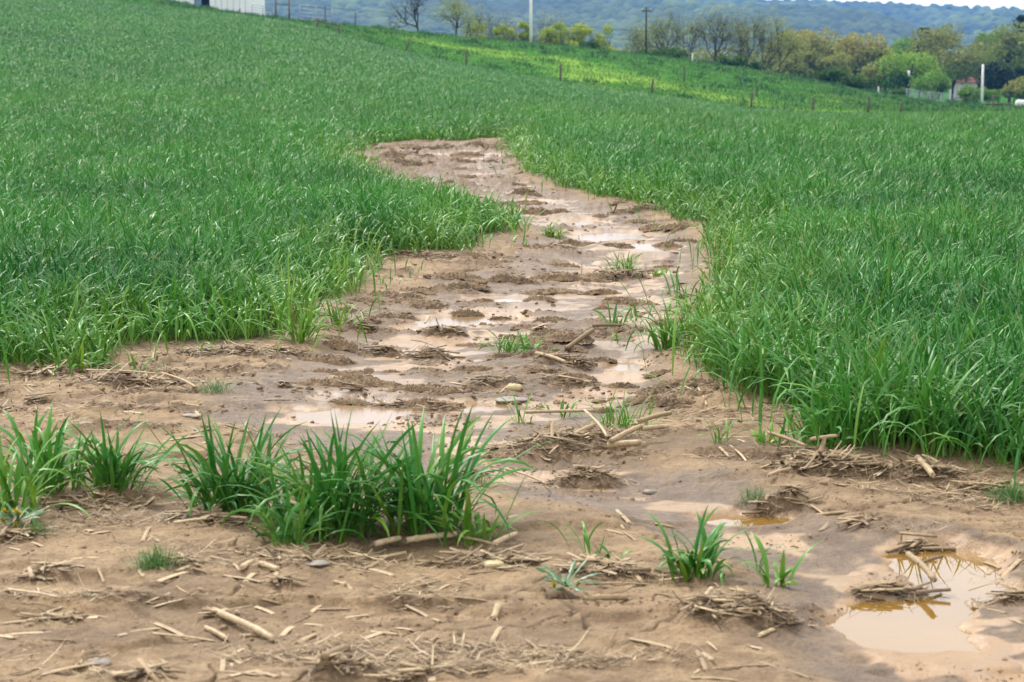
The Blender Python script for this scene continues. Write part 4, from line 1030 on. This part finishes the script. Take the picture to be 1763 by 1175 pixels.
wire(up(1112, 71, 229.7), up(1563, 112, 284), .5, 'power line from the brown pole to the leaning pole', .022)
wire(up(1112, 54, 229.7), up(1763, 80, 290), .5, 'faint upper power line across the right woods', .018)

# ------------------------------------------------------------------ barn, house, road
def barn():
    Y = 258.0; x0, _, z0 = gz(302, Y, 20); x1, _, _z = gz(433, Y, 24); z0 = min(z0, _z) - .2; d = x1 - x0
    e = empty('white_barn', (x0, Y, z0), 'white metal sided barn cut by the top of the frame', 'barn')
    xa = float(xat(334, 10, Y)) - x0; xb = float(xat(361, 10, Y)) - x0
    mb = MB()
    box(mb, 0, xa, 0, .2, 0, 4.6); box(mb, xb, d, 0, .2, 0, 4.6); box(mb, xa, xb, 0, .2, 3.0, 4.6)
    box(mb, 0, .2, .2, 14, 0, 4.6); box(mb, d - .2, d, .2, 14, 0, 4.6); box(mb, .2, d - .2, 13.8, 14, 0, 4.6)
    mb.build('wall', MAT['barn_white'], e, smooth=False)
    for k in range(1, 7):
        xx = xb + (d - xb) * k / 7; mb = MB(); box(mb, xx - .03, xx + .03, -.03, -.002, .05, 4.55); mb.build('panel_seam', MAT['barn_roof'], e, smooth=False)
    mb = MB(); box(mb, xa, (xa + xb) / 2 - .1, .25, .33, 0, 2.95); mb.build('door', MAT['blue_panel'], e, smooth=False)
    mb = MB(); box(mb, xa, xb, 3.0, 3.1, 0, 4.0); mb.build('interior_shade', MAT['dark_gap'], e, smooth=False)  # near-black panel painted as the shade inside the door opening
    mb = MB(); V = [(-.4, -.4, 4.6), (d + .4, -.4, 4.6), (d + .4, 14.4, 4.6), (-.4, 14.4, 4.6), (-.4, 7, 7.2), (d + .4, 7, 7.2)]
    mb.add(V, [np.array([[0, 1, 5, 4], [2, 3, 4, 5], [3, 2, 1, 0]]), np.array([[1, 2, 5], [3, 0, 4]])]); mb.build('roof', MAT['barn_roof'], e, smooth=False)
    # pen of boards left of the barn
    xs, ys, zs = gz(258, 256, 14); e2 = empty('board_pen', (xs, ys, zs), 'dark board pen fence left of the white barn', 'fence'); dl = x0 - xs
    for k in range(4):
        mb = MB(); box(mb, 0, dl - .1, -.03, .03, .2 + k * .4, .4 + k * .4); mb.build('board', MAT['weathered_wood'], e2, smooth=False)
    for k in range(3):
        mb = MB(); xx = .1 + (dl - .4) * k / 2; box(mb, xx, xx + .15, .035, .18, -.3, 1.8); mb.build('post', MAT['weathered_wood'], e2, smooth=False)
barn()
def house():
    Y = 395.0; x0, _, z0 = gz(1650, Y, 150); x1 = float(xat(1722, 150, Y)); d = x1 - x0; zt = float(zat(112, Y)) - z0; wl = zt * .5
    e = empty('house', (x0, Y, z0), 'house with dull red roof half hidden by trees at right', 'house')
    mb = MB(); box(mb, 0, d, 0, 8, -.5, wl); mb.build('wall', MAT['house_wall'], e, smooth=False)
    mb = MB(); mb.add([(-.4, -.5, wl - .05), (d + .4, -.5, wl - .05), (d + .4, 8.5, wl - .05), (-.4, 8.5, wl - .05), (-.4, 4, zt), (d + .4, 4, zt)], [np.array([[0, 1, 5, 4], [2, 3, 4, 5]]), np.array([[1, 2, 5], [3, 0, 4]])]); mb.build('roof', MAT['red_roof'], e, smooth=False)
    for k in (.18, .5, .8):
        mb = MB(); box(mb, d * k, d * k + 1.0, -.04, -.003, wl * .4, wl * .8); mb.build('window', MAT['dark_gap'], e, smooth=False)
house()
def road():
    xs = np.linspace(float(xat(1600, 180, 246)), float(xat(2500, 180, 246)), 60); mb = MB()
    y = 246 + 3 * np.sin((xs - xs[0]) / 60); V = np.stack([np.stack([xs, y - 2.8, H(xs, y - 2.8) + .05], -1), np.stack([xs, y + 2.8, H(xs, y + 2.8) + .10], -1)], 1)
    q = np.arange(120).reshape(60, 2); mb.add(V.reshape(-1, 3), np.stack([q[:-1, 0], q[1:, 0], q[1:, 1], q[:-1, 1]], -1)); tag(mb.build('road', MAT['asphalt']), kind='structure')
road()
def edge_bits():
    x0, y, z0 = gz(1696, 205, 190); x1 = float(xat(1740, 190, 205)); mb = MB(); tube(mb, [(0, 0, .35), ((x1 - x0) / 2, 0, .36), (x1 - x0, 0, .34)], .12, 8)
    e = empty('barrier_log', (x0, y, z0), 'low dark log barrier beside the road at far right', 'barrier'); mb.build('log', MAT['weathered_wood'], e)
    for k in (.05, .3, .95):
        mb = MB(); xx = (x1 - x0) * k; tube(mb, [(xx, 0, -.2), (xx, 0, 1.3 if k == .3 else .5)], .09, 6); mb.build('post', MAT['weathered_wood'], e)
    x0, y, z0 = gz(1758, 206, 190); mb = MB(); t = np.linspace(0, 1, 9); tube(mb, np.stack([t * 1.5, 0 * t, 0 * t + .42], -1), .40 * np.clip(np.sin(np.pi * (.08 + .84 * t)) * 2.2, 0, 1), 12)
    o = mb.build('water_tank', MAT['plastic_white']); o.location = (x0 - .6, y, z0); tag(o, 'white rounded tank at the right frame edge by the road', 'tank')
edge_bits()

# ------------------------------------------------------------------ trees
def limb(mb, p, d, l, r, depth, rr, ends, up=.12, split=(2, 4), spread=.6):
    n = 4; P_ = [np.array(p)]; d = np.array(d); 
    for k in range(n):
        d = d + rr.normal(0, .09, 3) + np.array([0, 0, up * .25]); d /= np.linalg.norm(d); P_.append(P_[-1] + d * l / n)
    tube(mb, P_, np.linspace(r, r * .62, n + 1), 6 if depth > 2 else 4 if depth > 1 else 3, False, .5)
    if depth == 0: ends.append(P_[-1]); return
    for k in range(rr.randint(*split) + (depth > 2)):
        q = P_[rr.randint(2, n + 1)] if k else P_[-1]
        nd = d + rr.normal(0, spread, 3); nd[2] += up; nd /= np.linalg.norm(nd)
        limb(mb, q, nd, l * rr.uniform(.62, .86), r * .60, depth - 1, rr, ends, up, split, spread)
def leaves(mb, C, size, rr, rn, yl, drop=.25):
    n = len(C); a = rr.normal(0, 1, (n, 3)); a /= np.linalg.norm(a, axis=1)[:, None]; b = np.cross(a, rr.normal(0, 1, (n, 3))); b /= np.linalg.norm(b, axis=1)[:, None] + 1e-9
    s = size * rr.uniform(.6, 1.4, n)[:, None]; c = np.cross(a, b)
    V = np.stack([C - a * s, C + b * s * .55 + c * s * .15, C + a * s, C - b * s * .55 + c * s * .15], 1)
    A = np.zeros((n, 4, 4)); A[..., 1] = rn[:, None]; A[..., 2] = yl[:, None]; A[..., 3] = 1
    mb.add(V.reshape(-1, 3), np.arange(4 * n).reshape(n, 4), A)
def tree(px, top, base, wpx, Y, kind, label, name, mat, seed, n=2600, leaf=.30, group=None, lobes=16, yel=.3):
    rr = np.random.RandomState(seed); x, y, z = gz(px, Y, base); h = float(zat(top, Y)) - z; rad = wpx / FPX * Y / 2
    e = empty(name, (x, y, z), label, 'tree' if 'bush' not in name else 'bush', group); mb = MB(); ends = []; S = Y / 330
    if kind == 'bare':
        nm = rr.randint(1, 4); 
        for k in range(nm):
            limb(mb, (rr.normal(0, .3) * (nm > 1), 0, -.4), (rr.normal(0, .22), rr.normal(0, .2), 1), h * .36, h * .025 / nm ** .4, 5, rr, ends, .16, (2, 4), .60)
        mb.build('trunk', MAT['bark'], e); E = np.array(ends)
        # fit the crown to its height
        top_ = E[:, 2].max(); k = h / top_; wx = rad / (np.percentile(np.abs(E[:, 0]), 97) + 1e-6)
        for c in e.children: c.scale = (min(2.4, wx), min(2.4, wx), k)
        if n:
            C = E[rr.randint(len(E), size=n)] * np.array([min(2.4, wx), min(2.4, wx), k]) + rr.normal(0, .8, (n, 3)); mb = MB()
            leaves(mb, C, leaf * S, rr, rr.rand(n), np.clip(rr.normal(yel, .3, n), 0, 1)); mb.build('crown', MAT[mat], e)
        return
    th = h * (.16 if kind != 'bush' else .06)
    if kind == 'conifer':
        tube(mb, [(0, 0, -.3), (0, 0, h * .5), (0, 0, h * .98)], [h * .022, h * .013, .03], 6, True); mb.build('trunk', MAT['bark'], e); mb = MB()
        t = rr.rand(n) ** .8; lay_ = np.floor(t * 11) / 11 + rr.normal(0, .012, n); R = rad * (1 - lay_) ** .45 * np.sqrt(rr.rand(n)) * (1 + .25 * np.sin(lay_ * 60)); a = rr.rand(n) * 6.28; R *= 1 + .3 * np.sin(a * 3 + lay_ * 20)
        C = np.stack([R * np.cos(a), R * np.sin(a), h * (.12 + .86 * lay_) - R * .18], -1)
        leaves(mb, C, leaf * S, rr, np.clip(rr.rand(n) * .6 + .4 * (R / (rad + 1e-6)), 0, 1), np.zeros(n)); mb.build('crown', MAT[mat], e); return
    for k in range(1 if kind == 'tree' else 3):
        limb(mb, (0, 0, -.3), (rr.normal(0, .1 if kind == 'tree' else .5), rr.normal(0, .1), 1), h * .34, h * .022, 3, rr, ends, .25, (2, 4), .55)
    mb.build('trunk', MAT['bark'], e); mb = MB()
    CL, TO = [], []
    for k in range(lobes):
        a = rr.rand() * 6.28; q = math.sqrt(rr.rand()); lr = rad * rr.uniform(.26, .46)
        cz = th + (h - th) * (rr.uniform(.22, .86) if kind == 'tree' else rr.uniform(.15, .72)); prof = math.sqrt(max(0.05, 1 - abs((cz / h - .5) / .62) ** 2.2))
        c = np.array([math.cos(a) * q * (rad - lr * .7) * prof, math.sin(a) * q * (rad - lr * .7) * prof, cz]); m = n // lobes
        dv = rr.normal(0, 1, (m, 3)); dv /= np.linalg.norm(dv, axis=1)[:, None]; rl = lr * (rr.rand(m) ** .33) * rr.uniform(.8, 1.15, m)
        CL.append(c + dv * rl[:, None] * np.array([1, 1, .8])); TO.append(np.full(m, rr.rand()))
    C = np.concatenate(CL); TO = np.concatenate(TO); z0_ = th * .6
    C[:, 2] = z0_ + (C[:, 2] - z0_) * (h - z0_) / (np.percentile(C[:, 2], 99) - z0_); C[:, :2] *= rad / np.percentile(np.abs(C[:, 0]), 98)
    q = C[:, 2] > .1; C = C[q]; TO = TO[q]
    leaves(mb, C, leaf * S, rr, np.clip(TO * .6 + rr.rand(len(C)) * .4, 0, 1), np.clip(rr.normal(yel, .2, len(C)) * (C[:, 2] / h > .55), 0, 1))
    mb.build('crown', MAT[mat], e)
T = tree
def bare(px, top, base, w_, Y, label, seed, n=350, yel=.3): T(px, top, base, w_ * 1.5, Y, 'bare', label, 'bare_tree', 'crown_bare', seed, n * 7, .12, 'bare spring trees on the skyline', yel=yel)
bare(722, -22, 62, 72, 262, 'leafless tree, leftmost on the skyline, with a forked dark trunk', 201, 60)
bare(778, -6, 68, 60, 266, 'nearly bare tree with a yellow green haze, second from the left on the skyline', 202, 420, .9)
bare(806, 6, 66, 44, 270, 'thin bare tree right of the yellow hazed tree', 203, 120)
bare(852, 14, 75, 48, 300, 'pale leafless tree behind the yellow bushes left of the white pole', 204, 160)
bare(882, 28, 75, 36, 305, 'small faint bare tree just left of the white pole', 205, 160)
bare(945, 18, 82, 50, 310, 'faint bare tree behind the yellow bushes right of the white pole', 206, 160)
bare(1092, 42, 98, 44, 300, 'low bare tree just left of the brown utility pole', 207, 260, .6)
bare(1150, 14, 105, 66, 262, 'many stemmed bare tree right of the brown utility pole', 208, 420, .5)
bare(1185, 22, 110, 44, 270, 'slim bare tree between the many stemmed tree and the tall one', 209, 200, .5)
bare(1232, 10, 115, 70, 262, 'tallest bare tree of the middle group above the second skyline bush', 210, 300, .4)
bare(1283, 16, 122, 58, 268, 'spreading bare tree right of the tallest bare tree', 211, 300, .4)
bare(1318, 20, 128, 40, 272, 'slender upright bare tree near the right woods', 212, 200, .5)
bare(1338, 30, 130, 44, 276, 'last bare tree before the olive woods', 213, 220, .5)
bare(1690, 60, 150, 40, 380, 'bluish bare tree behind the house', 214, 160)
def yb(px, top, base, w_, Y, label, seed): T(px, top, base, w_, Y, 'bush', label, 'yellow_bush', 'crown_yellow', seed, 1500, .26, 'yellow green bushes on the skyline', 12)
yb(830, 42, 72, 40, 285, 'small yellow green bush left of the white pole', 221)
yb(868, 46, 74, 34, 282, 'lower yellow green bush close left of the white pole', 222)
yb(905, 40, 80, 26, 282, 'narrow yellow green bush directly behind the white pole', 223)
yb(950, 42, 82, 48, 280, 'yellow green bush right of the white pole', 224)
yb(990, 44, 86, 54, 281, 'widest yellow green bush in the skyline row', 225)
yb(1032, 46, 90, 44, 284, 'yellow green bush at the right end of the skyline row', 226)
def db(px, top, base, w_, Y, label, seed, mat='crown_bush'): T(px, top, base, w_, Y, 'bush', label, 'green_bush', mat, seed, 1700, .22, None, 14)
db(1012, 72, 88, 34, 236, 'low dark green bush under the yellow bushes', 231)
db(1152, 84, 106, 62, 240, 'wide dark green bush on the skyline right of the brown pole', 232)
db(1118, 88, 100, 26, 240, 'small green bush at the foot of the brown pole', 233)
db(1262, 97, 117, 50, 240, 'dark green bush on the skyline below the tallest bare tree', 234)
db(1300, 108, 124, 24, 242, 'small green bush right of the skyline bush', 238)
db(1431, 117, 148, 46, 240, 'rounded bright edged bush on the skyline, left of a pair', 235)
db(1482, 131, 160, 54, 241, 'rounded dark bush on the skyline, right of a pair', 236)
db(1612, 124, 172, 78, 275, 'light green rounded bush behind the gates', 237, 'crown_green')
db(1672, 150, 178, 44, 262, 'small light green bush left of the pale roadside pole', 239, 'crown_green')
db(1702, 154, 182, 36, 262, 'small round light green tree right of the pale roadside pole', 240, 'crown_green')
db(1540, 155, 172, 40, 262, 'low olive scrub left of the gates', 241)
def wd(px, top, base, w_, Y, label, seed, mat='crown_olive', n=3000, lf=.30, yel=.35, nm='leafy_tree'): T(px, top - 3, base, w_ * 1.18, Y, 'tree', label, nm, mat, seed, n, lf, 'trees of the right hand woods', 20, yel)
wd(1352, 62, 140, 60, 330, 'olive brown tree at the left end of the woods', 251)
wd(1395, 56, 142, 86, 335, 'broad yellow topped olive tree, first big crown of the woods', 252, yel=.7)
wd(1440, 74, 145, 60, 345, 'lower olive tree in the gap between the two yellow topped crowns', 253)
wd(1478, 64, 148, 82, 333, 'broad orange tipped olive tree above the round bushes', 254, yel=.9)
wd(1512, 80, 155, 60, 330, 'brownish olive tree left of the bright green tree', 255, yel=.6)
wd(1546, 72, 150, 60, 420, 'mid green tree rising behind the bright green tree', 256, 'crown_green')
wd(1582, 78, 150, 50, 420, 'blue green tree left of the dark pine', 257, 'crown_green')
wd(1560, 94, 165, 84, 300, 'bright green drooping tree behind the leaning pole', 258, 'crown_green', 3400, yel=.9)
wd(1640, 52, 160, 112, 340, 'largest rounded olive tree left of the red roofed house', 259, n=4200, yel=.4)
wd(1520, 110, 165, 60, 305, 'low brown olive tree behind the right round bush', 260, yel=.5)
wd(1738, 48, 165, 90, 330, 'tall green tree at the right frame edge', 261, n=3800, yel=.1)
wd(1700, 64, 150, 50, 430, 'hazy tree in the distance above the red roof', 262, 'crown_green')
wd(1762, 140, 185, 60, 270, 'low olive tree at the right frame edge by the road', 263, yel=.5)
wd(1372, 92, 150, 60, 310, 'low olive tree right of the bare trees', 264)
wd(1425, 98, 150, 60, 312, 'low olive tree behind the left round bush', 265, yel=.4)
T(1600, 52, 150, 46, 400, 'tree', 'dark spreading pine rising above the woods', 'pine_tree', 'crown_dark', 271, 2600, .34, None, 12)
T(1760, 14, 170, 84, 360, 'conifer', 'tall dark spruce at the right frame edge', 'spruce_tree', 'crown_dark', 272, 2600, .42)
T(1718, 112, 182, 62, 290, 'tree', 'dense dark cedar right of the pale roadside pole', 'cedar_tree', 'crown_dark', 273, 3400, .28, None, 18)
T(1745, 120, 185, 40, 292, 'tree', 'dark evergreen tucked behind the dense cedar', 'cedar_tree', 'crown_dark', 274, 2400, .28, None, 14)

def far_woods():
    rr = np.random.RandomState(400); mb = MB()
    for px in np.arange(560, 2100, 11.0):
        Y = rr.uniform(440, 560); x = float(xat(px + rr.normal(0, 6), 120, Y)); top = np.interp(px, [560, 900, 1100, 1340, 1500, 1700, 2100], [74, 86, 92, 84, 88, 84, 70]) + rr.normal(0, 6)
        z = H(x, Y); h = float(zat(top, Y)) - z; m = 260; tone = rr.rand()
        C = rr.normal(0, 1, (m, 3)); C /= np.linalg.norm(C, axis=1)[:, None]; C *= (rr.rand(m) ** .33)[:, None] * np.array([rr.uniform(3, 5), 3, h * .55]); C += (x, Y, z + h * .5)
        leaves(mb, C, .55, rr, np.clip(tone * .7 + .3 * rr.rand(m), 0, 1), np.clip(rr.normal(.3, .2, m), 0, 1))
    tag(mb.build('distant_woods', MAT['crown_olive']), kind='stuff')
far_woods()

# ------------------------------------------------------------------ wooded mountains
def forest_mat(name, a, b, c3):
    k = NT(name); p = k.pos(); n1 = k.noise(.006, 4, vec=p); n2 = k.noise(.05, 4, .7, p)
    v = k.n('ShaderNodeTexVoronoi'); v.inputs['Scale'].default_value = .06; k.l(p, v.inputs['Vector'])
    s = k.n('ShaderNodeSeparateColor'); k.l(v.outputs['Color'], s.inputs[0])
    t, r, y_, a_ = k.surf(); c = k.mix(r, a, b); c = k.mix(k.mr(n1, .4, .65), c, c3); c = k.mix(k.mr(n2, .5, .7, 0, .6), c, a)
    MAT[name] = k.done(k.bsdf(c, .9, .1))
forest_mat('forest', (.008, .026, .016), (.17, .225, .06), (.07, .09, .04))
def mountain(ridge, Y, depth, seed, foot=-8, bump=6.5):
    """ridge: (px, py) skyline as seen; the slope falls towards the viewer"""
    rp = np.array(ridge, float); u = np.linspace(-.62, .62, 1000); pxs = u * FPX * CP + CX
    py = np.interp(pxs, rp[:, 0], rp[:, 1]); ztop = CAMH + Y * ray(CX, py)[1]
    nv = 190; t = np.linspace(0, 1, nv); V = np.zeros((nv, len(u), 3)); AA = np.zeros((nv + 1, len(u), 4))
    for i in range(nv):
        yy = Y - depth * (1 - t[i]); X = u * Y
        sp = .5 + .5 * np.sin(X * .006 + seed + 2.2 * fbm(X * .002, X * 0 + t[i], seed, 2))
        prof = t[i] ** (1.15 + .5 * sp); zz = foot + (ztop - foot) * prof
        f1, ci = worley_id(X / 11.0, np.full(X.shape, yy / 13.0), seed + 9); cr_ = np.sqrt(np.clip(1 - (f1 / .75) ** 2, 0, 1)) * bump * (.6 + .8 * ci)
        AA[i, :, 1] = np.clip(.75 * ci + .5 * fbm(X * .012, np.full(X.shape, yy * .012), seed + 3, 3) + .1, 0, 1)
        V[i] = np.stack([X, np.full(X.shape, yy) + 6 * perlin(X * .03, X * 0 + t[i] * 9, 4), zz + cr_ * min(1, t[i] * 8) - bump * .75], -1)
    # back slope
    Vb = V[-1].copy(); Vb[:, 1] += depth * .6; Vb[:, 2] = foot; V = np.concatenate([V, Vb[None]])
    q = np.arange((nv + 1) * len(u)).reshape(nv + 1, len(u)); mb = MB(); mb.add(V.reshape(-1, 3), np.stack([q[:-1, :-1], q[:-1, 1:], q[1:, 1:], q[1:, :-1]], -1).reshape(-1, 4), AA)
    tag(mb.build('mountain', MAT['forest']), kind='structure')
mountain([(-2000, -60), (0, -30), (500, -30), (900, -22), (1150, -8), (1300, -1), (1380, 0), (1450, 3), (1560, 8), (1660, 13), (1763, 15), (3500, 20)], 3000, 700, 3)
mountain([(-2000, -20), (0, -10), (600, -12), (900, 2), (1100, 2), (1330, 8), (1420, 14), (1500, 24), (1540, 40), (1580, 75), (1640, 120), (1800, 150), (3500, 160)], 2100, 700, 11)
mountain([(-2000, 170), (1380, 170), (1480, 110), (1545, 58), (1620, 32), (1690, 22), (1763, 18), (2000, 10), (3500, -30)], 2500, 600, 17)

# ------------------------------------------------------------------ air
def haze():
    mb = MB(); box(mb, -3200, 3200, -6, 3750, -10, 112)
    k = NT('haze_air'); v = k.n('ShaderNodeVolumePrincipled'); v.inputs['Color'].default_value = (.13, .36, .95, 1); v.inputs['Density'].default_value = HAZE
    v.inputs['Anisotropy'].default_value = .2
    k.l(v.outputs[0], k.out.inputs['Volume']); o = mb.build('haze', k.m, smooth=False, attr=False); tag(o, kind='stuff')
HAZE = 1.45e-4
haze()
